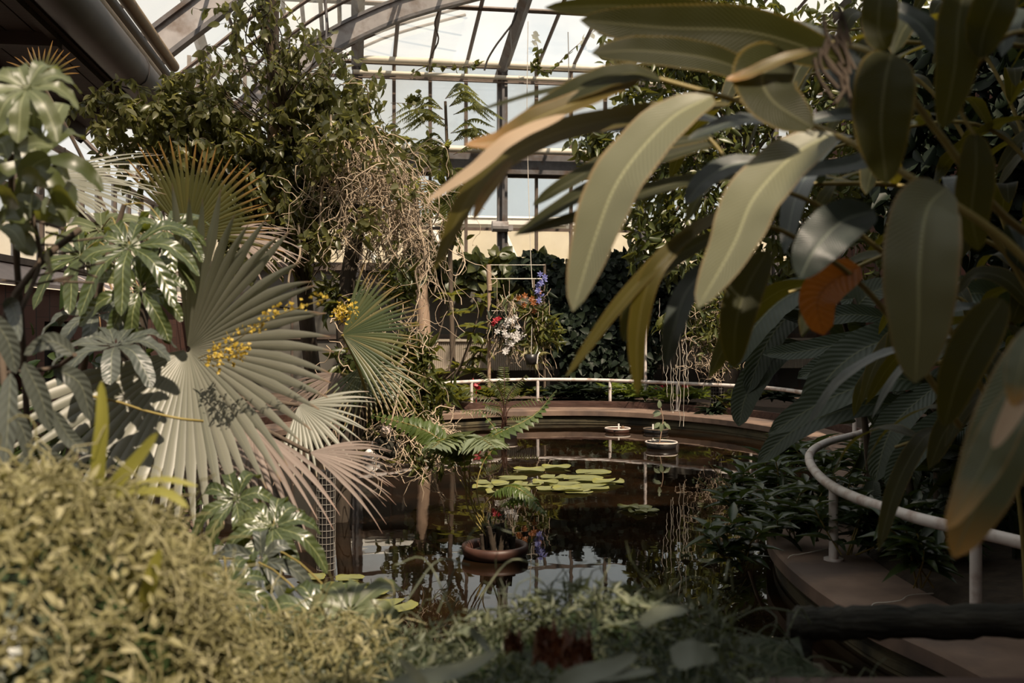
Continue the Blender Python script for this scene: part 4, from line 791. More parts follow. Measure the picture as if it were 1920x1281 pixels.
# behind: dark clump, plus canes added out of view to shade the right
gc = thing('ginger_plant', (2.6, 3.9, .34), 'dark shaded ginger clump behind the pale drooping leaves on the right', 'plant')
LEFT = [0]; EXTRA = MB()
def arch(base, tip, height, nl, L, W, mats, t, lift=0.):
    base = np.asarray(base, float); tip = np.asarray(tip, float); mid = base * .55 + tip * .45 + np.array([0, 0, height])
    p = bez([base, base * .75 + mid * .25 + np.array([0, 0, height * .45]), mid, tip], 40); mb = MB(); mb.tube(p, np.linspace(.016, .006, 40), 6); mb.build('cane', M['cane'], t)
    tg = nrm(np.gradient(p, axis=0))
    for k in range(nl):
        i = int(40 * (.30 + .69 * k / nl)); i = min(i, 39); s = nrm(np.cross(tg[i], (0, 0, 1))) * (1 if k % 2 else -1); l = L * rng.uniform(.75, 1.15)
        d = nrm(s * rng.uniform(.5, 1.0) + tg[i] * rng.uniform(.5, .9) + np.array([0, 0, rng.uniform(-.1, .35)])); q = p[i]
        pa = bez([q, q + d * l * .35 + np.array([0, 0, .02 * l]), q + d * l * .7 - np.array([0, 0, .18 * l]), q + d * l * .92 - np.array([0, 0, .5 * l])], 14)
        tg2 = nrm(np.gradient(pa, axis=0)); up = np.array([rng.normal() * .3, rng.normal() * .3 - .3, 1]); x = np.linspace(0, 1, 14); w_ = x ** .5 * (1 - x) ** .6 / .56 * W * rng.uniform(.8, 1.15) + .001
        m_ = MB(); m_.ribbon(pa, np.cross(tg2, up), w_, .15, 5, .04, 4)
        if LEFT[0] < 98: m_.build('leaf', M[mats[int(rng.integers(len(mats)))]], t); LEFT[0] += 1
        else: EXTRA.V += m_.V; EXTRA.U += m_.U; EXTRA.Q += [q_ + EXTRA.n for q_ in m_.Q]; EXTRA.n += m_.n
mats = ['ginger_dark', 'ginger_dark', 'ginger_blue']
for bx, by, tx, ty, tz, hh in ((2.2, 3.4, .75, 3.2, 2.35, 1.0), (2.4, 3.7, 1.0, 3.6, 2.0, 1.1), (2.5, 3.2, 1.1, 3.0, 2.75, 1.2), (2.7, 4.0, 1.2, 4.2, 2.6, 1.3), (2.4, 4.3, 1.5, 3.5, 1.75, .9), (2.9, 3.4, 1.7, 2.9, 2.9, 1.2),
                               (2.3, 3.0, 1.9, 2.7, 2.3, .9), (2.6, 4.4, .9, 4.6, 2.9, 1.5), (2.8, 4.6, 1.5, 4.8, 3.3, 1.5), (2.9, 3.8, 2.0, 3.6, 3.1, 1.3), (2.5, 3.6, 1.5, 3.9, 1.4, .8), (3.0, 3.0, 2.4, 2.3, 2.2, 1.0),
                               (3.2, 4.2, 2.4, 4.0, 2.4, 1.2), (2.5, 4.8, 1.9, 5.0, 1.8, 1.0), (3.1, 2.4, 1.7, 2.2, 2.9, 1.3), (3.2, 2.0, 2.0, 1.6, 2.8, 1.3), (3.0, 4.8, 2.3, 5.2, 3.6, 1.7), (3.3, 3.6, 1.6, 3.6, 3.6, 1.9), (3.4, 4.4, 2.2, 4.3, 3.4, 1.5), (3.5, 5.0, 2.6, 4.8, 2.8, 1.2), (3.4, 4.0, 2.0, 3.9, 2.7, 1.2)):
    arch((bx, by, .32), (tx, ty, tz), hh, 14, .50, .052, mats, gc)
if EXTRA.n: o = EXTRA.build('leaf', M['ginger_dark'], gc); o['kind'] = 'stuff'
# ================================================================== climbing fig mass and root curtain
def PB(px, py, rpx, Y, ry=None): r = rpx / F * Y; return (P(px, py, Y), (r, ry or r * .8, r))
ft = thing('climbing_fig', P(600, 782, 10.6) * (1, 1, 0) + (0, 0, .2), 'tall climbing fig with small green leaves smothering its support up to the roof', 'tree')
fb = [PB(520, 70, 55, 9.6), PB(450, 30, 40, 9.4), PB(570, 120, 85, 9.8), PB(460, 130, 70, 9.5), PB(390, 105, 45, 9.4), PB(390, 180, 45, 9.5), PB(620, 190, 80, 10), PB(690, 230, 60, 10.2), PB(310, 180, 55, 9.3), PB(235, 180, 45, 9.2), PB(190, 195, 30, 9.2), PB(270, 235, 70, 9.4),
      PB(350, 250, 100, 9.6), PB(450, 250, 110, 9.8), PB(550, 260, 120, 10), PB(500, 340, 110, 10), PB(420, 340, 90, 9.8), PB(650, 280, 80, 10.1), PB(720, 290, 50, 10.2), PB(600, 360, 80, 10.2), PB(540, 420, 70, 10.2), PB(480, 430, 80, 10), PB(715, 350, 45, 10.3), PB(500, 0, 45, 9.5), PB(640, 110, 40, 10), PB(760, 330, 30, 10.3)]
fd = [b for b in fb if b[0][2] < 4.15]; fs = [PB(520, 70, 55, 9.6), PB(470, 25, 35, 9.4), PB(570, 110, 70, 9.8), PB(450, 120, 55, 9.5), PB(400, 110, 35, 9.4), PB(610, 130, 70, 10), PB(500, 0, 45, 9.5), PB(640, 120, 40, 10), PB(370, 135, 30, 9.4), PB(690, 200, 60, 10.2)]
tw = MB(); PT, DT = [], []
for s_, n_tw, reach in ((fd, 620, .9), (fs, 105, 1.0)):
    for c_ in blob_pts(s_, n_tw):
        d_ = nrm(rng.normal(size=3) * (1, .8, .5) + np.array([0, -.25, -.15])); q_ = [c_]
        for k in range(int(rng.integers(6, 12))): d_ = nrm(d_ + rng.normal(size=3) * .22 + np.array([0, 0, -.16])); q_.append(q_[-1] + d_ * .055 * reach)
        q_ = np.array(q_); tw.tube(q_, np.linspace(.004, .0018, len(q_)), 3, False)
        for k in range(1, len(q_)):
            for _ in range(2 if s_ is fd else 1): PT.append(q_[k]); DT.append(nrm(rng.normal(size=3) * .7 + np.array([0, 0, -.75]) + (q_[k] - q_[k - 1]) * 6))
tw.build('twigs', M['bark'], ft); pp = np.array(PT); DT = np.array(DT); N = len(pp); d = DT; n_ = rdir(N, .6) + np.array([0, -.5, 0]); mb = MB(); L_ = rng.uniform(.07, .125, N); mb.cloud(pp, d, n_, L_, L_ * rng.uniform(.24, .32, N), T_OVAL); mb.build('foliage', M['ficus'], ft)
mb2 = MB(); pq = blob_pts([PB(640, 250, 55, 9.2), PB(720, 300, 40, 9.2), PB(600, 300, 50, 9.2), PB(690, 420, 40, 9.2), PB(760, 360, 30, 9.2), PB(600, 450, 40, 9.2)], 420); L2 = rng.uniform(.07, .12, 420); mb2.cloud(pq, rdir(420, -.5), rdir(420, .6) + np.array([0, -.5, 0]), L2, L2 * .27, T_OVAL); mb2.build('front_sprays', M['ficus'], ft)
mb = MB(); tr = bez([P(600, 800, 10.6), P(575, 600, 10.4), P(560, 400, 10.2), P(530, 200, 9.9), P(500, 60, 9.6), P(490, -60, 9.5)], 24); tr[0][2] = .15; mb.tube(tr, np.linspace(.09, .05, 24), 9); mb.build('trunk', M['bark'], ft)
mb = MB(); mb.tube([P(512, 420, 9.9), P(512, -60, 9.9)], .06, 8); mb.build('support', M['palebark'], ft)
mb = MB()
fa = fd + fs
for i in range(130):
    k = rng.integers(len(fa)); e = fa[k][0] + rdir(1)[0] * np.array(fa[k][1]) * .7; a = tr[np.argmin(np.abs(tr[:, 2] - e[2] + .5))]; m_ = (a + e) / 2 + rng.normal(size=3) * .15; mb.tube(bez([a, m_, e], 8), np.linspace(.010, .003, 8), 4, False)
mb.build('branches', M['bark'], ft)
def wander(mb, p, d, n, step, r, jit, grav=0, seg=4):
    q = [np.asarray(p, float)]; d = nrm(d)
    for i in range(n): d = nrm(d + rng.normal(size=3) * jit + np.array([0, 0, grav])); q.append(q[-1] + d * step)
    mb.tube(np.array(q), np.linspace(r, r * .55, len(q)), seg, False); return q
rc = thing('aerial_roots', P(660, 520, 9.8), 'tan tangle of dry aerial roots hanging in front of the far windows', 'roots')
mb = MB()
for i in range(300):
    px = rng.choice([rng.normal(640, 45), rng.normal(690, 50), rng.normal(740, 25)]); py = rng.uniform(225, 330) + max(0, abs(px - 640) - 30) * .8
    wander(mb, P(px, py, rng.uniform(9.3, 10.3)), (rng.normal() * .5, rng.normal() * .5, -1), int(rng.integers(10, 26)), .075, rng.uniform(.003, .0075), .50, -.20)
for i in range(70):
    px = rng.uniform(570, 790); py = rng.uniform(330, 500); wander(mb, P(px, py, rng.uniform(9.4, 10.3)), rng.normal(size=3), int(rng.integers(8, 16)), .06, rng.uniform(.003, .006), .7, -.03)
mb.build('roots', M['root'], rc)
mb = MB()
for px, py, ex, ey in ((620, 215, 600, 430), (640, 240, 660, 520), (700, 260, 720, 470), (560, 420, 540, 540), (780, 400, 790, 560)): mb.tube(bez([P(px, py, 9.5), P((px + ex) / 2 + 12, (py + ey) / 2, 9.45), P((px + ex) / 2 - 6, (py + ey) / 2 + 30, 9.5), P(ex, ey, 9.5)], 16), .011, 6)
mb.build('thick_roots', M['root'], rc)
# vine below the roots and epiphyte stack hanging over the water
hv = thing('epiphyte_column', (-1.62, 9.4, -.05), 'tree stem covered in epiphytes, roots and small leaves at the middle of the left bank', 'tree')
mb = MB(); st = bez([(-1.62, 9.4, -.1), (-1.55, 9.4, .9), (-1.6, 9.5, 2.0), (-1.45, 9.6, 3.0)], 14); mb.tube(st, .075, 9); mb.build('trunk', M['darkbark'], hv)
bl = [PB(700, 740, 90, 9.3), PB(760, 700, 60, 9.3), PB(800, 750, 50, 9.3), PB(640, 740, 50, 9.3), PB(750, 790, 50, 9.2), PB(780, 650, 40, 9.4), PB(640, 560, 45, 9.6), PB(750, 540, 40, 9.6), PB(690, 690, 60, 9.4)]
N = 2500; pp = blob_pts(bl, N); mb = MB(); L_ = rng.uniform(.08, .2, N); mb.cloud(pp, rdir(N, -.2), rdir(N, .7), L_, L_ * .16, T_LANCE); mb.build('foliage', M['bush'], hv)
mb = MB()
for i in range(95):
    px = rng.choice([rng.normal(700, 40), rng.normal(760, 35)]); py = rng.uniform(560, 800); wander(mb, P(px, py, rng.uniform(8.9, 9.5)), (rng.normal() * .6, rng.normal() * .6, -1), int(rng.integers(6, 16)), .05, rng.uniform(.003, .008), .6, -.06)
mb.build('roots', M['root'], hv)
mb = MB(); N = 420; pp = blob_pts([PB(800, 780, 32, 9.2), PB(780, 770, 24, 9.2)], N); mb.cloud(pp, rdir(N, .1), rdir(N, .5), .045, .014, T_SMALL); mb.build('yellow_sprays', M['plumeria'], hv)
mb = MB(); N = 90; pp = blob_pts([PB(650, 585, 26, 7.6), PB(636, 590, 16, 7.6)], N); mb.cloud(pp, rdir(N, .1), rdir(N, .5), .035, .014, T_SMALL); mb.build('yellow_blossoms', M['fl_yellow'], hv)
hb = thing('hanging_root_ball', P(730, 860, 8.6), 'dark mossy root ball with a pale shell hanging low over the pond', 'hanging plant')
mb = MB(); cc = P(728, 838, 8.6); th, ph = np.meshgrid(np.linspace(.01, PI - .01, 16), np.linspace(0, 2 * PI, 24), indexing='ij'); rr = .11 * (1 + .12 * np.sin(5 * ph) * np.sin(3 * th) + .05 * rng.normal(size=th.shape))
mb.grid(np.stack([cc[0] + rr * np.sin(th) * np.cos(ph) * 1.2, cc[1] + rr * np.sin(th) * np.sin(ph), cc[2] + rr * np.cos(th)], -1)); mb.build('ball', M['rot'], hb)
mb = MB(); mb.lathe([(0, .09), (.03, .10), (.045, .07), (.04, .02), (.0, .0)], cc + (-.02, -.06, .08), 12, .15); mb.build('shell', M['ledge'], hb)
mb = MB()
for i in range(120): wander(mb, cc + (rng.uniform(-.1, .5), rng.normal() * .1, rng.uniform(-.1, .3)), (rng.normal() * .5, rng.normal() * .4, -1), int(rng.integers(6, 15)), .045, rng.uniform(.003, .006), .6, -.08)
mb.tube(bez([cc + (0, 0, .1), cc + (.1, .1, .6), P(735, 690, 9.2)], 8), .008, 5); mb.build('roots', M['root'], hb)
mb = MB(); N = 200; pp = blob_pts([PB(800, 850, 45, 8.6), PB(770, 810, 30, 8.6)], N); mb.cloud(pp, rdir(N, -.2), rdir(N, .7), .12, .02, T_LANCE); mb.build('foliage', M['bush'], hb)
# hanging loops of bright root over the water
# ================================================================== far side planting
iv = thing('ivy_wall', (1.9, 21.9, .3), 'tall dark wall of ivy in front of the far windows', 'ivy')
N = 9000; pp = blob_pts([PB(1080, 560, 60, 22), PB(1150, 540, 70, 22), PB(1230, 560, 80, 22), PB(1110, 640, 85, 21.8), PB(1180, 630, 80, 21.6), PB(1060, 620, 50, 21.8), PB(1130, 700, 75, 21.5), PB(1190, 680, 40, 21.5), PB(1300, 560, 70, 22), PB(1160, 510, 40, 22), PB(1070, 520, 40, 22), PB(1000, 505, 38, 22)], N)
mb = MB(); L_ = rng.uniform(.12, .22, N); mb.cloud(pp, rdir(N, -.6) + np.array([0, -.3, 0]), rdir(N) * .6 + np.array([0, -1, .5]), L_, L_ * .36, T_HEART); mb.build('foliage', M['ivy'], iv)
mb = MB()
for i in range(16): a = P(1050 + i * 13, 740, 21.9); mb.tube(bez([a, P(1050 + i * 13 + rng.normal() * 20, 640, 21.9), P(1050 + i * 13 + rng.normal() * 40, 540, 22)], 8), .015, 4)
mb.build('stems', M['bark'], iv)
ib = thing('creeper', P(880, 520, 23.2), 'broad leaved creeper along the sill of the far windows behind the orchid rack', 'creeper')
N = 760; pp = blob_pts([PB(840, 520, 36, 23), PB(900, 515, 38, 23), PB(960, 520, 40, 23), PB(1010, 515, 40, 23), PB(800, 520, 35, 23), PB(930, 490, 18, 23), PB(1000, 490, 18, 23), PB(880, 500, 18, 23)], N)
mb = MB(); L_ = rng.uniform(.2, .38, N); mb.cloud(pp, rdir(N, -.4), rdir(N) * .6 + np.array([0, -1, .4]), L_, L_ * .38, T_HEART); mb.build('foliage', M['bush'], ib)
mb = MB()
for i in range(10): mb.tube(bez([P(790 + i * 25, 560, 23.1), P(800 + i * 25, 520, 23.1), P(790 + i * 26 + rng.normal() * 15, 485, 23.1)], 6), .012, 4)
mb.build('stems', M['bark'], ib)
def rosette(mb, c, n, L, W, tm=T_STRAP, up=.5, dr=0):
    a = np.linspace(0, 2 * PI, n, endpoint=False) + rng.random() * 6; d = np.stack([np.cos(a), np.sin(a), up + rng.normal(size=n) * .25], 1); mb.cloud(np.tile(c, (n, 1)), d, np.tile([0, -.1, 1.], (n, 1)) + rng.normal(size=(n, 3)) * .1, L * rng.uniform(.7, 1.2, n), W, tm)
# sparse branching tree with leaf rosettes behind the rail
pt_ = thing('frangipani_tree', (-1.6, 20.4, .3), 'sparse frangipani tree with leaf rosettes in front of the grey wall panel', 'tree')
ml, ms = MB(), MB(); r0 = np.array([-1.75, 20.4, .25])
for k, (x, y) in enumerate(((860, 590), (905, 560), (845, 555), (890, 615), (780, 690), (905, 645), (860, 690), (895, 660), (885, 700), (740, 690), (820, 705))):
    e = P(x, y, 20.2 + rng.normal() * .4); ms.tube(bez([r0 + (rng.normal() * .15, 0, 0), r0 * .5 + e * .5 + (rng.normal() * .25, 0, -.25), e], 10), np.linspace(.035, .014, 10), 5)
    rosette(ml, e, 9, .36, .065, T_LANCE, .35)
    if k % 2: rosette(ml, e - (0, 0, .12), 7, .4, .07, T_LANCE, -.1)
ml.build('foliage', M['plumeria'], pt_); ms.build('branches', M['bark'], pt_)
tk = thing('tree_trunk', P(790, 735, 22) * (1, 1, 0) + (0, 0, .2), 'slim pinkish brown trunk climbing past the far sill left of the grey panel', 'tree')
mb = MB(); mb.tube(bez([P(800, 735, 22), P(795, 610, 22), P(790, 530, 22), P(782, 430, 22), P(770, 330, 22)], 14), np.linspace(.16, .09, 14), 9); mb.build('trunk', M['palebark'], tk)
mb = MB(); mb.tube(bez([P(790, 530, 22), P(770, 480, 22), P(760, 420, 22)], 8), .07, 7); mb.tube(bez([P(788, 520, 22), P(840, 470, 22), P(870, 400, 22)], 8), .045, 7); mb.build('branches', M['bark'], tk)
N = 260; pp = blob_pts([PB(770, 430, 45, 22), PB(800, 480, 40, 22), PB(850, 440, 30, 22), PB(740, 480, 40, 22)], N); mb = MB(); mb.cloud(pp, rdir(N, -.3), rdir(N, .6), .22, .06, T_OVAL); mb.build('foliage', M['bush'], tk)
# feathery tree by the windows
fe = thing('feathery_tree', P(850, 735, 21.5) * (1, 1, 0) + (0, 0, .3), 'feathery fine leaved tree standing against the upper far windows', 'tree')
ml, ms = MB(), MB(); ms.tube(bez([P(850, 735, 21.5), P(845, 520, 21.5), P(840, 330, 21.5), P(835, 190, 21.5)], 10), np.linspace(.06, .03, 10), 6)
for x, y, l, sx in ((835, 185, 1.0, 1), (830, 205, 1.2, -1), (850, 215, 1.3, 1), (840, 240, 1.2, -1), (845, 250, 1.3, 1), (840, 275, 1.1, -1), (850, 290, 1.2, 1), (840, 310, .9, -1), (835, 225, 1.4, -1), (842, 200, .9, 1), (850, 265, 1.0, 1), (838, 290, 1.1, -1)):
    for j in range(4):
        b = P(x, y, 21.5 + rng.normal() * .3); e = b + np.array([sx * l * rng.uniform(.5, 1.0), rng.normal() * .4, rng.uniform(-.1, .25)]); fern_frond(ml, ms, [b, (b + e) / 2 + (0, 0, .18), e - (0, 0, .12)], (0, 1, .25), 26, .20, .022, .2, r=.007)
for x, y in ((820, 310), (860, 380), (840, 400), (870, 350), (800, 380)):
    b = P(842, y - 30, 21.4); e = P(x, y + 25, 21.2); fern_frond(ml, ms, [b, (b + e) / 2 + (0, 0, .3), e], (1, .3, .2), 22, .42, .04, .3, r=.012)
ml.build('fronds', M['feather'], fe); ms.build('branches', M['bark'], fe)
# right hand tree behind the ginger
rt_ = thing('weeping_tree', (4.4, 20.4, .3), 'dark weeping leaved tree behind the ginger plant on the right', 'tree')
bl = [PB(1180, 90, 60, 19.6), PB(1240, 110, 80, 19.9), PB(1320, 90, 90, 20.1), PB(1400, 60, 90, 20.1), PB(1110, 250, 45, 19.6), PB(1130, 280, 50, 19.799999999999997), PB(1220, 250, 90, 20.1), PB(1320, 230, 110, 20.4), PB(1450, 150, 120, 20.6), PB(1560, 120, 130, 20.6), PB(1400, 350, 120, 20.6), PB(1250, 380, 100, 20.4), PB(1550, 350, 140, 20.6), PB(1700, 250, 160, 20.6), PB(1320, 470, 90, 20.4), PB(1480, 480, 90, 20.6), PB(1850, 200, 160, 20.6), PB(1180, 170, 40, 19.6), PB(1230, 470, 60, 20.4), PB(1700, 60, 120, 20.6), PB(1700, 430, 130, 20.6), PB(1870, 400, 140, 20.6), PB(1200, 20, 50, 19.799999999999997), PB(1330, 0, 80, 20.1)]
N = 10500; pp = blob_pts(bl, N); mb = MB(); L_ = rng.uniform(.20, .34, N); mb.cloud(pp, rdir(N, -.8), rdir(N, .4), L_, L_ * .20, T_OVAL); mb.build('foliage', M['bush'], rt_)
mb = MB(); b0 = np.array([4.4, 20.4, .2])
mb.tube(bez([b0, P(1400, 500, 20.6), P(1380, 300, 20.6), P(1350, 100, 20.4)], 12), np.linspace(.16, .06, 12), 8)
for k in range(24): e = np.array(bl[k][0]); mb.tube(bez([P(1385, 330, 20.6), (P(1385, 250, 20.6) + e) / 2 + (0, 0, .3), e], 8), np.linspace(.05, .012, 8), 5)
mb.build('branches', M['bark'], rt_)
# pole with epiphytes at the far right kerb
wp = thing('wrapped_pole', G(1345, 800, .0) * (1, 1, 0) + (0, 0, -.1), 'mesh wrapped pole with epiphytes rising from the kerb on the far right', 'pole')
xy = G(1345, 800, 0)[:2]; meshpole(wp, xy[0], xy[1], -.1, 2.6, .13, 'wire', .06, 16)
N = 800; mb = MB(); pp = blob_pts([PB(1330, 600, 50, xy[1] - .2), PB(1350, 640, 55, xy[1] - .2), PB(1300, 580, 40, xy[1]), PB(1380, 560, 40, xy[1]), PB(1330, 520, 50, xy[1]), PB(1365, 760, 30, xy[1] - .2)], N); L_ = rng.uniform(.12, .28, N); mb.cloud(pp, rdir(N, -.4), rdir(N, .6), L_, L_ * .14, T_LANCE); mb.build('foliage', M['bush'], wp)
mb = MB()
for i in range(140): wander(mb, P(rng.normal(1342, 26), rng.uniform(560, 700), xy[1] - .25), (rng.normal() * .6, rng.normal() * .6, -.6), int(rng.integers(5, 14)), .06, .006, .6, -.06)
mb.build('roots', M['root'], wp)
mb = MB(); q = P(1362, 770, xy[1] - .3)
for i in range(7): rosette(mb, P(1352 + rng.normal() * 10, 770 + rng.normal() * 12, xy[1] - .25), 6, .34, .05, T_LANCE, .1)
mb.build('bromeliads', M['ivy'], wp)
dr_ = thing('dangling_roots', P(1265, 770, 14), 'thin silvery roots dangling over the floating dishes', 'roots')
mb = MB()
for x, y0, y1 in ((1237, 560, 640), (1250, 640, 745), (1258, 600, 770), (1262, 690, 775), (1270, 640, 755), (1275, 560, 800), (1282, 640, 800), (1290, 690, 760), (1243, 590, 700), (1286, 600, 720)):
    n = 16; ys = np.linspace(y0, y1, n); mb.tube(np.array([P(x + rng.normal() * 1.1, y, 14 + rng.normal() * .02) for y in ys]), .0042, 4)
mb.tube(bez([P(1275, 580, 14), P(1300, 540, 14), P(1330, 500, 15)], 6), .012, 5); mb.build('roots', M['paleroot'], dr_)
N = 24; mb = MB(); mb.cloud(blob_pts([PB(1245, 610, 16, 14)], N), rdir(N, .2), rdir(N, .5), .16, .03, T_STRAP); mb.build('foliage', M['bush'], dr_)
# low plants in the far bed
kinds = [('bromeliad', 'plumeria', .34, .03), ('leafy_plant', 'bush', .30, .05), ('leafy_plant', 'ivy', .34, .06), ('fern', 'fern', .4, .03)]
FBL = ['pale striped rosette plant', 'low green leafy plant', 'dark leafy plant', 'green fern tuft']
spots = [(835, 1), (858, 0), (900, 0), (925, 1), (975, 1), (1030, 2), (1065, 2), (1100, 2), (1165, 3), (1195, 3), (1235, 3), (1300, 3), (1420, 1), (1450, 2), (680, 1), (720, 0), (770, 1)]
WH = ['left of the first rail post', 'just right of the first rail post', 'behind the potted palm on its left', 'right behind the potted palm', 'right of the potted palm', 'under the orchid rack', 'at the left foot of the ivy wall', 'at the middle foot of the ivy wall', 'behind the fourth rail post', 'left of the slim white pole', 'right of the slim white pole', 'beside the mesh wrapped pole', 'by the last far rail post', 'under the banana leaves', 'at the left end of the far bed', 'behind the epiphyte column', 'left of the white rail end']
for (px, k), wh in zip(spots, WH):
    nm, mt, L, W = kinds[k]; Yb = 19.6 if 850 < px < 1200 else 18.6; c = P(px, 0, Yb); c[2] = .33; mb = MB()
    for j in range(9): rosette(mb, c + (rng.normal() * .25, rng.normal() * .2, .05 + .1 * rng.random()), 9, L, W, T_LANCE if k else T_STRAP, .6)
    tag(mb.build(nm, M[mt], base=c), FBL[k] + ' in the far bed ' + wh, 'plant')
for px, py, wh in ((893, 722, 'behind the rail near the potted palm'), (1237, 732, 'below the far rail near the slim pole'), (682, 752, 'low on the left among the roots'), (1282, 728, 'behind the far rail beside the mesh pole')):
    c = P(px, py, 18.9); mb = MB(); mb.cloud(c + rng.normal(size=(10, 3)) * .04, rdir(10), rdir(10), .09, .05, T_OVAL); mb.tube([c, c * (1, 1, 0) + (0, 0, .33)], .006, 4); tag(mb.build('red_flower', M['fl_red']), 'small red flower ' + wh, 'flower')
wpole = P(1210, 745, 19.2); mb = MB(); mb.tube([wpole * (1, 1, 0) + (0, 0, .3), P(1210, 600, 19.2)], .03, 8); tag(mb.build('support_pole', M['rail']), 'slim white pole standing behind the far rail right of the ivy wall', 'pole')
mb = MB(); c = P(1047, 742, 19.4); mb.box(c, (.10, .012, .08)); mb.tube([c, c * (1, 1, 0) + (0, 0, .3)], .008, 4); tag(mb.build('plant_sign', M['plumeria']), 'small yellowish plant sign in the far bed', 'sign')
# ================================================================== orchid rack
rk = thing('orchid_rack', P(918, 735, 19.8) * (1, 1, 0) + (0, 0, .3), 'pale upright frame with cross wires for hanging orchids', 'rack')
mb = MB(); mb.tube([P(917, 735, 19.8) * (1, 1, 0) + (0, 0, .3), P(917, 520, 19.8)], .035, 8); mb.tube([P(918, 545, 19.78), P(916, 496, 19.78)], .05, 6); mb.build('post', M['palebark'], rk)
mb = MB(); mb.tube([P(1021, 735, 19.8) * (1, 1, 0) + (0, 0, .3), P(1021, 495, 19.8)], .03, 8); mb.build('post', M['bark'], rk)
for y in (497, 523, 583):
    mb = MB(); mb.tube([P(917, y, 19.76), P(1022, y, 19.76)], .012 if y == 523 else .007, 5); mb.build('crossbar', M['string'], rk)
def orchid(px, py, label, leafm='plumeria', flm=None, flpts=(), n=40, r=26, tail=10):
    c = P(px, py, 19.7); t = thing('hanging_orchid', c - (0, 0, r / F * 19.7), label, 'orchid', 'orchids hanging on the rack'); mb = MB()
    pp = blob_pts([PB(px, py, r, 19.7)], n); mb.cloud(pp, rdir(n, -.1), rdir(n, .6), .26, .032, T_STRAP); mb.build('foliage', M[leafm], t)
    mb = MB()
    for i in range(tail): wander(mb, c + rng.normal(size=3) * .12, (0, 0, -1), int(rng.integers(5, 10)), .07, .007, .3, -.1)
    mb.tube([c, P(px, 523 if py > 530 else 497, 19.76)], .004, 4); mb.build('roots', M['root'], t)
    if flm:
        mb = MB()
        for x, y in flpts:
            for k in range(3):
                q = P(x, y, 19.5) + rng.normal(size=3) * .06; a = np.arange(6) * PI / 3 + rng.random() * 6; f_ = rng.normal(size=3) * .35 + np.array([0, -1, .2])
                mb.cloud(np.tile(q, (6, 1)), np.stack([np.cos(a), np.full(6, -.25) + rng.normal(size=6) * .2, np.sin(a)], 1), np.tile(f_, (6, 1)), .070, .020, T_OVAL)
        mb.build('blossoms', M[flm], t)
orchid(955, 640, 'hanging orchid with a drooping spray of white flowers', 'bush', 'fl_white', [(952, 601), (966, 603), (944, 622), (953, 630), (950, 644), (974, 632), (964, 634), (951, 656), (948, 612)], 30, 22, 30)
orchid(1002, 585, 'hanging orchid with orange brown blossoms', 'plumeria', 'fl_orange', [(998, 565), (1004, 562), (984, 563)], 60, 26, 16)
orchid(1016, 545, 'hanging orchid with violet blue flowers at the right of the rack', 'ivy', 'fl_blue', [(1017, 520), (1012, 528), (1012, 543), (1011, 556)], 16, 14, 4)
orchid(1020, 620, 'bushy yellow green hanging orchid at the right side of the rack', 'plumeria', None, (), 130, 38, 14)
orchid(955, 565, 'small tuft of roots hanging from the top wire of the rack', 'bush', None, (), 14, 12, 34)
orchid(932, 610, 'dark hanging orchid with a pink bloom beside the pale post', 'ivy', 'fl_red', [(928, 606)], 40, 24, 26)
orchid(1000, 660, 'yellowing hanging orchid lowest on the right of the rack', 'moss', None, (), 50, 24, 10)
bp = thing('hanging_pot', P(996, 675, 19.4), 'small black pot with a white handle hanging under the orchids', 'pot'); c = P(996, 672, 19.4)
mb = MB(); mb.lathe([(0, -.12), (.10, -.12), (.14, .08), (.12, .08), (0, .05)], c, 14); mb.build('pot', M['potblack'], bp); mb = MB(); mb.tube(bez([c + (.11, -.06, -.1), c + (.13, -.08, .06), c + (.17, -.06, .12)], 6), .014, 5); mb.tube([c + (0, 0, .08), P(998, 583, 19.7)], .004, 4); mb.build('handle', M['white'], bp)
# wires hanging from the roof
def cable(pts, r, mat, label, Y=21.0):
    mb = MB(); mb.tube(bez([P(x, y, Y) for x, y in pts], 20), r, 5); tag(mb.build('hanging_cable', M[mat]), label, 'cable')
cable([(828, -20), (822, 20), (815, 45), (822, 75), (808, 105), (805, 125)], .018, 'bark', 'dry twig strand hanging from the roof left of the dark cable')
cable([(975, -20), (965, 35), (945, 65), (930, 85), (915, 110), (908, 132)], .022, 'darkwire', 'black cable looping down from the roof to the eave pipe')
cable([(990, 40), (988, 200), (990, 320), (995, 480), (1000, 560)], .008, 'string', 'long pale string hanging down to the orchid rack', 20.5)
cable([(957, 50), (958, 75), (959, 95)], .012, 'wire', 'short wire with a hook hanging by the rafter'); cable([(1065, 60), (1066, 110), (1066, 150)], .010, 'wire', 'thin wire hanging right of the big rafter')
cable([(610, -20), (612, 40), (611, 90)], .02, 'steel', 'thin steel rod hanging from the arched rib', 18)
ev = thing('eave_creeper', P(900, 128, 23.2), 'leafy creeper strand winding along the eave pipe', 'creeper'); mb, ms = MB(), MB()
for pts in ([(770, 140), (800, 125), (850, 128), (900, 120)], [(1000, 125), (1030, 135), (1060, 105), (1100, 70), (1130, 45)], [(790, 170), (775, 190), (768, 185)], [(1000, 60), (1010, 100), (1005, 130)]):
    p = bez([P(x, y, 23.0) for x, y in pts], 18); ms.tube(p, .010, 4); k = rng.integers(0, 18, 34); mb.cloud(p[k], rdir(34, -.2), rdir(34, .5), .16, .05, T_OVAL)
mb.build('foliage', M['bush'], ev); ms.build('stem', M['bark'], ev)

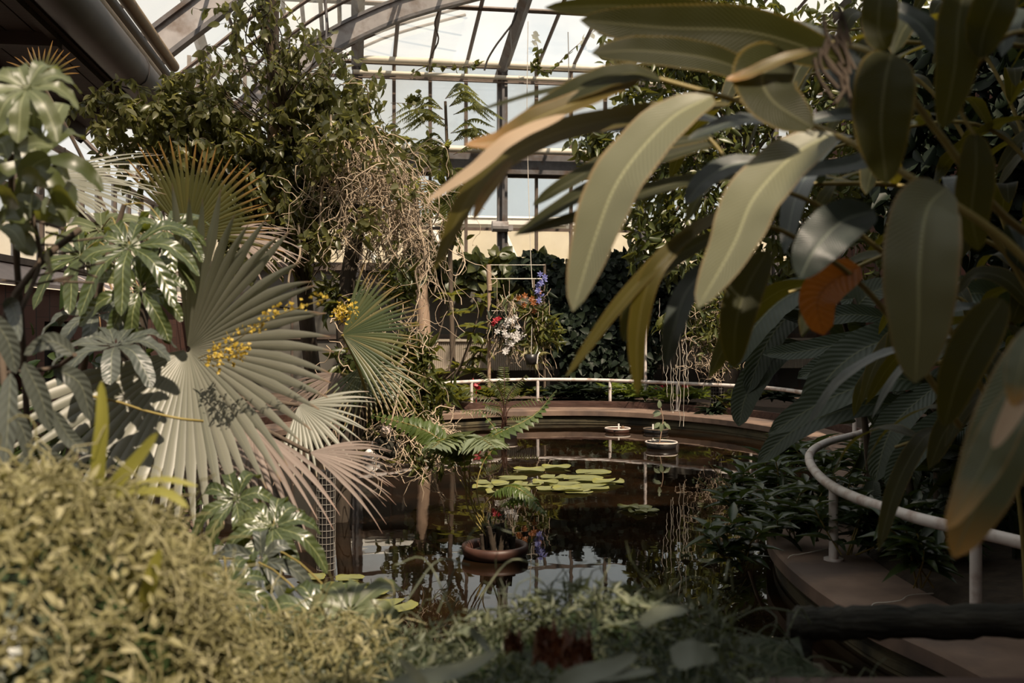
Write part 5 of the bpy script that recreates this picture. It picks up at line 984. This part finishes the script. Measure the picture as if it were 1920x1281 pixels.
# unseen tree added beside the viewer, leaf clusters placed to shade the right side
ct = thing('added_shade_tree', (4.6, -1.6, .2), 'unseen broad leaved tree added beside the viewer to shade the right side', 'tree')
N = 6200; pp = blob_pts([((1.9, -.6, 5.0), (.75, .55, .35)), ((2.08, .62, 5.0), (.28, .24, .15)), ((2.14, -.03, 5.0), (.24, .12, .08)), ((2.1, .0, 4.9), (.22, .12, .08)), ((2.45, .5, 5.05), (.3, .3, .15)), ((3.4, 4.9, 5.3), (1.1, .9, .3)), ((2.6, 3.6, 5.3), (.7, .7, .25)), ((2.6, .6, 5.1), (.7, .6, .4)), ((3.4, 1.5, 5.2), (1.0, .9, .4)), ((4.3, 2.9, 5.2), (1.2, 1.2, .4)), ((3.2, -.6, 5.4), (1.0, .9, .5)), ((5.0, .8, 5.4), (1.2, 1.2, .5)), ((5.2, 4.2, 5.4), (1.0, 1.0, .4))], N); L_ = rng.uniform(.22, .40, N)
mb = MB(); mb.cloud(pp, rdir(N, -.3), rdir(N, 1.2), L_, L_ * .24, T_OVAL); mb.build('foliage', M['bush'], ct)
mb = MB(); mb.tube([(4.6, -1.6, .1), (4.5, -1.4, 2.5), (4.2, -.8, 4.4)], [.16, .14, .10], 10); mb.build('trunk', M['bark'], ct); mb = MB()
for e in ((1.9, -.5, 5.0), (2.6, .6, 5.1), (3.4, 1.5, 5.2), (4.3, 2.9, 5.2), (3.2, -.6, 5.4), (5.0, .8, 5.4), (5.2, 4.2, 5.4)): mb.tube(bez([(4.2, -.8, 4.4), (np.array([4.2, -.8, 4.6]) + e) / 2 + (0, 0, .15), e], 8), np.linspace(.07, .02, 8), 6)
mb.build('branches', M['bark'], ct)
# ================================================================== right hand bed
def leafyplant(c, n, L, W, label, name='leafy_plant', mat='bed', stems=4, h=.3, group=None):
    c = np.asarray(c, float); mb, ms = MB(), MB(); t = thing(name, c, label, 'plant', group)
    for s in range(stems):
        e = c + np.array([rng.normal() * .14, rng.normal() * .12, h * rng.uniform(.5, 1.1)]); p = bez([c + (rng.normal() * .03, 0, 0), (c + e) / 2 + rng.normal(size=3) * .03, e], 6); ms.tube(p, .006, 4)
        for j in (2, 3, 4, 5): rosette(mb, p[j], max(3, n // (stems * 3)), L * rng.uniform(.8, 1.1), W, T_LANCE, .25 if j < 5 else .6)
    mb.build('foliage', M[mat], t); ms.build('stems', M['cane'], t); return t
BP = [(1385, 1000, 'hanging over the kerb end nearest the water'), (1420, 950, 'at the water edge left of the first near rail post'), (1400, 905, 'trailing into the pond below the sunlit window reflection'), (1450, 880, 'left of the bend in the near rail'), (1490, 930, 'inside the bend of the near rail'), (1480, 975, 'where the kerb top begins'), (1530, 975, 'just left of the near rail post'), (1600, 930, 'directly behind the near rail post'),
      (1560, 870, 'right behind the bend of the near rail'), (1620, 880, 'between the bend and the ginger canes'), (1650, 990, 'right of the near rail post by the kerb'), (1660, 930, 'under the middle of the near rail'), (1720, 1000, 'below the white plant label'), (1730, 930, 'behind the white plant label'), (1690, 860, 'below the ginger canes'), (1770, 900, 'at the right in front of the canes'), (1780, 1020, 'by the second near rail post'), (1720, 1060, 'at the kerb edge near the log'), (1640, 850, 'in the second row behind the rail bend'), (1860, 960, 'behind the tip of the orange ended leaf'), (1590, 1000, 'at the foot of the near rail post'), (1500, 850, 'beyond the end of the near rail')]
for k, (x, y, wh) in enumerate(BP):
    c = G(x, y + 30, .34); c[2] = .30 if x > 1470 else .22
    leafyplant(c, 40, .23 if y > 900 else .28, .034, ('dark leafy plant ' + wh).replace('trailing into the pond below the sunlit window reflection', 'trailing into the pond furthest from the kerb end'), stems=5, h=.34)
pl_ = thing('plant_label', G(1742, 965, .45), 'white plant label standing in the right hand bed below the rail', 'label'); c = G(1742, 965, .45); c[2] = .5
mb = MB(); mb.box(c, (.05, .006, .07)); mb.build('plate', M['white'], pl_, False); mb = MB(); mb.box(c + (0, -.005, 0), (.006, .004, .045)); mb.build('mark', M['darkwire'], pl_, False); mb = MB(); mb.tube([c - (0, 0, .03), c * (1, 1, 0) + (0, 0, .3)], .005, 4); mb.build('stake', M['wire'], pl_)
sf = thing('flowering_sprig', G(1330, 930, .25) * (1, 1, 0) + (0, 0, 0.0), 'sprig of tiny pale flowers leaning over the water near the right bank', 'plant'); mb, ms = MB(), MB()
for a, b in (((1400, 960), (1330, 870)), ((1390, 950), (1300, 895)), ((1410, 950), (1345, 905))):
    p = bez([P(*a, 8.4), P((a[0] + b[0]) / 2 + 8, (a[1] + b[1]) / 2 + 6, 8.4), P(*b, 8.4)], 14); ms.tube(p, .004, 4); k = rng.integers(5, 14, 22); mb.cloud(p[k] + rng.normal(size=(22, 3)) * .02, rdir(22), rdir(22), .025, .011, T_SMALL)
mb.build('blossoms', M['fern_pale'], sf); ms.build('stems', M['cane'], sf)
# banana like plant in the middle right
bn = thing('banana_plant', (3.6, 8.9, .3), 'broad ribbed banana like plant between the far rail and the ginger', 'plant')
for pts, hw in (([(1560, 520, 7.6), (1470, 560, 7.4), (1410, 620, 7.2), (1370, 690, 7.1)], 34), ([(1600, 560, 7.8), (1500, 580, 7.6), (1440, 640, 7.5), (1400, 740, 7.4)], 30), ([(1700, 640, 7.6), (1610, 640, 7.3), (1500, 660, 7.1), (1430, 665, 7.0)], 22), ([(1720, 620, 7.4), (1640, 630, 7.2), (1560, 680, 7.0), (1495, 710, 6.9)], 26),
                ([(1760, 660, 7.2), (1660, 640, 7.0), (1570, 690, 6.8), (1500, 790, 6.7)], 38), ([(1780, 740, 6.8), (1680, 710, 6.6), (1560, 745, 6.4), (1440, 815, 6.3)], 34), ([(1720, 760, 7.0), (1620, 760, 6.8), (1500, 800, 6.6), (1420, 870, 6.5)], 28), ([(1760, 720, 6.6), (1690, 780, 6.4), (1660, 830, 6.3), (1640, 905, 6.2)], 30),
                ([(1840, 760, 6.4), (1760, 800, 6.2), (1700, 860, 6.1), (1665, 920, 6.0)], 28), ([(1640, 690, 8), (1590, 620, 7.9), (1620, 560, 7.8), (1680, 530, 7.7)], 34), ([(1500, 640, 7.6), (1440, 680, 7.5), (1400, 740, 7.4), (1385, 800, 7.3)], 28), ([(1680, 600, 7.7), (1600, 590, 7.6), (1520, 600, 7.5), (1460, 590, 7.4)], 22), ([(1860, 700, 7.2), (1800, 640, 7.0), (1740, 650, 6.8), (1690, 720, 6.7)], 40), ([(1900, 640, 7.4), (1860, 560, 7.2), (1800, 560, 7.0), (1750, 640, 6.9)], 40)):
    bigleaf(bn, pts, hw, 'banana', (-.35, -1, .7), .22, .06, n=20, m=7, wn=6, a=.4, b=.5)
bigleaf(gp, [(1612, 500, 2.78), (1556, 532, 2.75), (1532, 570, 2.73), (1545, 628, 2.72)], 36, 'orange', (-.2, -1, .3), .25, .08, n=16, m=7, a=.35, b=.45)['label'] = 'rusty orange backlit leaf'
for a, b in (((1640, 900, 8), (1560, 520, 7.6)), ((1720, 900, 7.8), (1600, 560, 7.8)), ((1760, 920, 7.4), (1720, 620, 7.4)), ((1800, 930, 7), (1780, 740, 6.8)), ((1850, 900, 7), (1860, 700, 7.2))):
    mb = MB(); q = P(*a); q[2] = .28; mb.tube(bez([q, (q + P(*b)) / 2 + (.05, 0, .1), P(*b)], 10), np.linspace(.035, .014, 10), 7); mb.build('stem', M['bark'], bn)
mb = MB(); N = 260; pp = blob_pts([((3.3, 7.3, .7), (.7, .6, .4)), ((3.6, 8.4, 1.1), (.8, .6, .7)), ((3.0, 6.6, .9), (.4, .4, .5)), ((4.2, 8.0, 1.6), (.8, .6, .8))], N); mb.cloud(pp, rdir(N, -.1), rdir(N, .7), rng.uniform(.3, .6, N), rng.uniform(.04, .08, N), T_LANCE); mb.build('undergrowth', M['banana'], bn)
# dark shrubs closing the right side
sh = thing('dark_shrub', (5.6, 9.5, .2), 'tall dark shrub closing the view behind the ginger clump on the right', 'shrub')
N = 8200; pp = blob_pts([((4.6, 7.0, 1.2), (1.2, .9, 1.0)), ((5.6, 9.4, 1.8), (1.4, 1.2, 1.6)), ((5.8, 8.5, 3.4), (1.6, 1.2, 1.3)), ((4.6, 6.2, 2.4), (1.1, .8, 1.2)), ((6.2, 10, 4.6), (1.8, 1.2, 1.2)), ((4.2, 5.6, .8), (.9, .7, .6)), ((5.0, 7.0, 4.0), (1.2, .9, .9)), PB(1800, 150, 190, 9), PB(1900, 350, 160, 9), PB(1750, 330, 130, 9), PB(1920, 0, 150, 9)], N); L_ = rng.uniform(.16, .34, N); mb = MB(); mb.cloud(pp, rdir(N, -.2), rdir(N, .6), L_, L_ * .22, T_OVAL); mb.build('foliage', M['ivy'], sh)
mb = MB()
for e in ((4.6, 7, 2), (5.6, 9.4, 3), (5.8, 8.5, 4.2), (4.6, 6.2, 3.2), (6.2, 10, 5.2), (5, 7, 4.6)): mb.tube(bez([(5.6, 9.5, .15), (np.array([5.6, 9.5, .2]) + e) / 2 + (0, 0, .4), e], 8), np.linspace(.07, .02, 8), 6)
mb.build('stems', M['bark'], sh)
# ================================================================== foreground
md = thing('trailing_plant', (-1.05, 2.15, .88), 'big yellow green mound of tangled trailing stems in the lower left corner', 'plant')
def dome(c, r, n): d = rdir(n * 2, .35); d = d[d[:, 2] > -.55][:n]; return np.asarray(c) + d * r, d
mc, mr = np.array([-1.10, 2.12, 1.06]), np.array([.50, .50, .50])
mb = MB(); th, ph = np.meshgrid(np.linspace(.01, PI * .62, 18), np.linspace(0, 2 * PI, 36), indexing='ij'); mb.grid(np.stack([mc[0] + mr[0] * .86 * np.sin(th) * np.cos(ph), mc[1] + mr[1] * .86 * np.sin(th) * np.sin(ph), mc[2] + mr[2] * .86 * np.cos(th)], -1)); mb.build('dark_gap_core', M['bed'], md)  # dome coloured dark so gaps between the stems read as shade
def tangle(mb, pts, nr, n, step, r, jit=.55, drop=-.15):
    for p, d in zip(pts, nr):
        t_ = nrm(np.cross(d, rng.normal(size=3))); wander(mb, p, t_ + d * .25, n if np.isscalar(n) else int(rng.integers(*n)), step, r * rng.uniform(.7, 1.3), jit, drop, 4)
mb = MB(); p, d = dome(mc, mr * rng.uniform(.90, 1.03, (2300, 1)), 2300); tangle(mb, p, d, (5, 11), .024, .0029, .6, -.10); mb.build('stems', M['moss'], md)['kind'] = 'stuff'
mb = MB(); N = 5200; p, d = dome(mc, mr, N); p = mc + d * mr * rng.uniform(.9, 1.06, (len(p), 1)); N = len(p); mb.cloud(p, rdir(N, .2) + d * .5, rdir(N) + d, rng.uniform(.022, .045, N), rng.uniform(.005, .009, N), T_LANCE); mb.build('foliage', M['moss'], md)['kind'] = 'stuff'
mb = MB()
for px, py, ex, ey in ((150, 920, 165, 960), (300, 1020, 345, 1110), (280, 960, 262, 1030), (330, 1070, 380, 1100), (310, 1110, 350, 1150), (230, 930, 270, 990)): mb.tube(bez([P(px - 60, py - 10, 2.1), P(px, py - 12, 2.05), P(ex, ey, 2.05)], 10), .0035, 5)
for i in range(40): a = rng.uniform(0, 1); wander(mb, P(130 + 230 * a, 930 + 220 * a, 2.1), (1, -.3, .6), int(rng.integers(4, 8)), .03, .003, .4, -.25)
mb.build('loose_stems', M['moss'], md)['kind'] = 'stuff'
cp = thing('trailing_plant', (-.35, 2.3, .9), 'grey green carpet of trailing stems spilling along the bottom edge of the view', 'plant')
bump = lambda x, y: .96 + .17 * np.exp(-((x - .22) / .34) ** 2 - ((y - 2.75) / .35) ** 2) - .02 * np.cos(x * 5)
def carpet(mbt, mbl, n, x0, x1, y0, y1, ns, r):
    for i in range(n):
        x, y = rng.uniform(x0, x1), rng.uniform(y0, y1); wander(mbt, (x, y, bump(x, y) + rng.uniform(-.03, .03)), (rng.normal(), rng.normal(), .25), int(rng.integers(4, 9)), .028, r, .5, -.06)
    N = ns; x, y = rng.uniform(x0, x1, N), rng.uniform(y0, y1, N); p = np.stack([x, y, bump(x, y) + rng.uniform(-.03, .035, N)], 1); mbl.cloud(p, rdir(N, .35), rdir(N, .6), rng.uniform(.022, .048, N), rng.uniform(.004, .008, N), T_LANCE)
mt_, ml = MB(), MB(); carpet(mt_, ml, 1300, -1.0, .62, 1.5, 2.95, 7000, .0024); mt_.build('stems', M['trail'], cp)['kind'] = 'stuff'; ml.build('foliage', M['trail'], cp)['kind'] = 'stuff'
mb = MB(); gx, gy = np.meshgrid(np.linspace(-1.2, .85, 40), np.linspace(1.42, 2.95, 30), indexing='ij'); mb.grid(np.stack([gx, gy, bump(gx, gy) - .035 + .012 * rng.normal(size=gx.shape)], -1)); mb.build('matted_base', M['bed'], cp)
for i in range(30):
    mb = MB(); x, y = rng.uniform(-.25, .62), rng.uniform(1.9, 2.95); rosette(mb, np.array([x, y, bump(x, y) + .03]), 7, .055, .010, T_LANCE, .5); mb.build('leaf_tuft', M['trail'], cp)
mb = MB()
for px, py, ex, ey in ((1350, 1150, 1500, 1150), (1240, 1090, 1370, 1130), (760, 1100, 880, 1060), (820, 1120, 960, 1000), (860, 1150, 740, 1060), (900, 1090, 1010, 1060), (1400, 1180, 1500, 1230), (1480, 1150, 1520, 1170), (1360, 1060, 1375, 1110)): mb.tube(bez([P(px, py + 30, 2.8), P((px + ex) / 2, min(py, ey) - 8, 2.9), P(ex, ey, 2.9)], 10), .003, 4)
for i in range(50): x = rng.uniform(.45, .85); y = rng.uniform(2.3, 2.95); wander(mb, (x, y, bump(x, y) - .02), (.8, .2, .3), int(rng.integers(5, 10)), .03, .0024, .4, -.2)
mb.build('loose_stems', M['trail'], cp)['kind'] = 'stuff'
# lower part, sunlit yellow strip next to the mound
ys = thing('trailing_plant', (-.75, 2.6, .9), 'yellowish tangle between the mound and the grey green carpet below the umbrella leaves', 'plant')
mt_, ml = MB(), MB()
bump_o = bump; bump = lambda x, y: bump_o(x, y) + .035; carpet(mt_, ml, 420, -1.05, -.35, 2.2, 2.92, 1500, .003); bump = bump_o
mt_.build('stems', M['moss'], ys)['kind'] = 'stuff'; ml.build('foliage', M['moss'], ys)['kind'] = 'stuff'
# strap leaves
sp_ = thing('strap_leaf_plant', P(175, 960, 2.3), 'upright yellow green strap leaves growing out of the mound', 'plant')
for pts, hw, fc in (([(183, 935, 2.3), (186, 860, 2.28), (192, 790, 2.27), (190, 715, 2.27)], 13, (0, -1, .2)), ([(185, 945, 2.3), (220, 905, 2.26), (258, 862, 2.24), (296, 812, 2.22)], 15, (-.3, -1, .3)), ([(170, 960, 2.25), (240, 925, 2.2), (310, 925, 2.16), (352, 952, 2.14)], 10, (0, -1, 1.2)), ([(170, 965, 2.25), (250, 915, 2.3), (310, 900, 2.3), (370, 912, 2.3)], 7, (0, -1, 1)), ([(268, 1150, 2.0), (278, 1110, 1.98), (288, 1070, 1.97), (302, 1030, 1.96)], 14, (-.2, -1, .2)), ([(110, 950, 2.3), (150, 930, 2.25), (200, 945, 2.2), (240, 990, 2.2)], 7, (0, -1, 1))):
    bigleaf(sp_, pts, hw, 'strap', fc, .2, .01, n=16, m=5, a=.25, b=.45)
# staghorn leaves and dead leaf
sg = thing('staghorn_fern', P(1000, 1290, 1.75), 'felted grey lobed fronds lying at the bottom edge of the view', 'fern')
for pts, hw in (([(690, 1310, 1.8), (780, 1275, 1.78), (860, 1258, 1.76), (935, 1222, 1.75)], 17), ([(800, 1290, 1.75), (775, 1262, 1.75), (748, 1236, 1.75)], 9), ([(1030, 1310, 1.75), (1080, 1272, 1.74), (1140, 1255, 1.73), (1196, 1228, 1.72)], 20), ([(1090, 1280, 1.74), (1150, 1266, 1.72), (1230, 1258, 1.7)], 11), ([(1080, 1300, 1.72), (1160, 1288, 1.72), (1235, 1290, 1.7)], 13), ([(880, 1180, 2.0), (900, 1200, 2.0), (925, 1235, 1.98)], 7), ([(1200, 1170, 2.3), (1240, 1150, 2.28), (1290, 1145, 2.26)], 14), ([(1260, 1240, 2.0), (1300, 1225, 2.0), (1345, 1235, 2.0)], 26)):
    bigleaf(sg, pts, hw, 'stag', (0, -1, 1.1), .12, .06, n=16, m=5, a=.25, b=.5)
dv = thing('dead_leaf', P(1060, 1225, 2.1), 'curled reddish brown dead leaf caught in the trailing carpet', 'leaf')
for cx_, cy_, r_, Yd in ((1032, 1205, 32, 2.12), (1082, 1215, 30, 2.05), (962, 1198, 18, 2.1)):
    mb = MB(); th = np.linspace(-1.3, 1.3, 13); tt = np.linspace(-1, 1, 9); c0 = P(cx_, cy_, Yd); s_ = r_ / F * Yd; jag = 1 + .28 * rng.normal(size=(1, 13))
    A = np.stack([np.stack(np.broadcast_arrays(c0[0] + s_ * np.sin(th)[None] * (1 - .15 * t_), c0[1] - s_ * .8 * np.cos(th)[None] + .01 * rng.normal(size=(1, 13)), c0[2] + s_ * 1.05 * t_ * (jag if t_ > 0 else 1) + .006 * rng.normal(size=(1, 13))), -1)[0] for t_ in tt])
    U = np.stack(np.broadcast_arrays((th[None] + 1.3) / 2.6, (tt[:, None] + 1) / 2), -1); mb.grid(A, U); mb.build('curl', M['dead'], dv, False)
# logs and string at the lower right
lg = thing('log', P(1700, 1170, 3.1), 'mossy dark log lying across in front of the kerb in the lower right', 'log'); mb = MB(); p = bez([P(1478, 1172, 3.15), P(1600, 1168, 3.12), P(1800, 1166, 3.1), P(2020, 1160, 3.05)], 30); p[:, 2] += rng.normal(size=30) * .002; mb.tube(p, .052 + .004 * rng.normal(size=30), 14); mb.build('trunk', M['rot'], lg)
mb = MB(); mb.tube([P(1985, 1165, 3.06) * (1, 1, 0), P(1985, 1165, 3.06)], .05, 10); mb.build('prop', M['rot'], lg); mb = MB(); mb.tube([P(1500, 1172, 3.14) * (1, 1, 0), P(1500, 1172, 3.14)], .04, 10); mb.build('prop', M['rot'], lg)
pk = thing('plank', P(1700, 1290, 2.4), 'reddish brown wet plank along the very bottom right edge', 'plank'); mb = MB(); a, b = P(1385, 1302, 2.5), P(2100, 1290, 2.4); mb.box((a + b) / 2 - (0, 0, .03), (np.linalg.norm(b - a), .16, .07)); mb.build('board', M['redwood'], pk, False)
mb = MB(); mb.box(((a + b) / 2)[0:3] * (1, 1, 0) + (-.2, 0, .44), (.1, .1, .86)); mb.box(((a + b) / 2)[0:3] * (1, 1, 0) + (.35, 0, .44), (.1, .1, .86)); mb.build('support', M['rot'], pk, False)
mb = MB(); q = [G(1750, 1113, .262), G(1705, 1117, .262), G(1690, 1126, .262), G(1665, 1130, .262), G(1640, 1132, .262), G(1630, 1142, .262)]; mb.tube(bez(q, 20), .004, 5); tag(mb.build('string', M['string']), 'thin pale string lying across the near kerb top', 'string')
mb = MB(); q = [G(1556, 1029, .262), G(1530, 1034, .262), G(1500, 1040, .262), G(1479, 1045, .258)]; q += [q[-1] + (-.02, 0, -.10), q[-1] + (-.005, 0, -.16), q[-1] + (.02, 0, -.08)]; mb.tube(bez(q, 24), .004, 5); tag(mb.build('string', M['string']), 'pale string tied to the near rail post and looped over the kerb edge', 'string')
mb = MB(); mb.tube(bez([G(1405, 1035, .1) * (1, 1, 0) + (0, 0, .05), P(1425, 1005, 7.6), P(1445, 985, 7.55), P(1490, 980, 7.5)], 12), .014, 6); tag(mb.build('bare_stem', M['palebark']), 'bare curved stem arching over the kerb end into the water', 'stem')
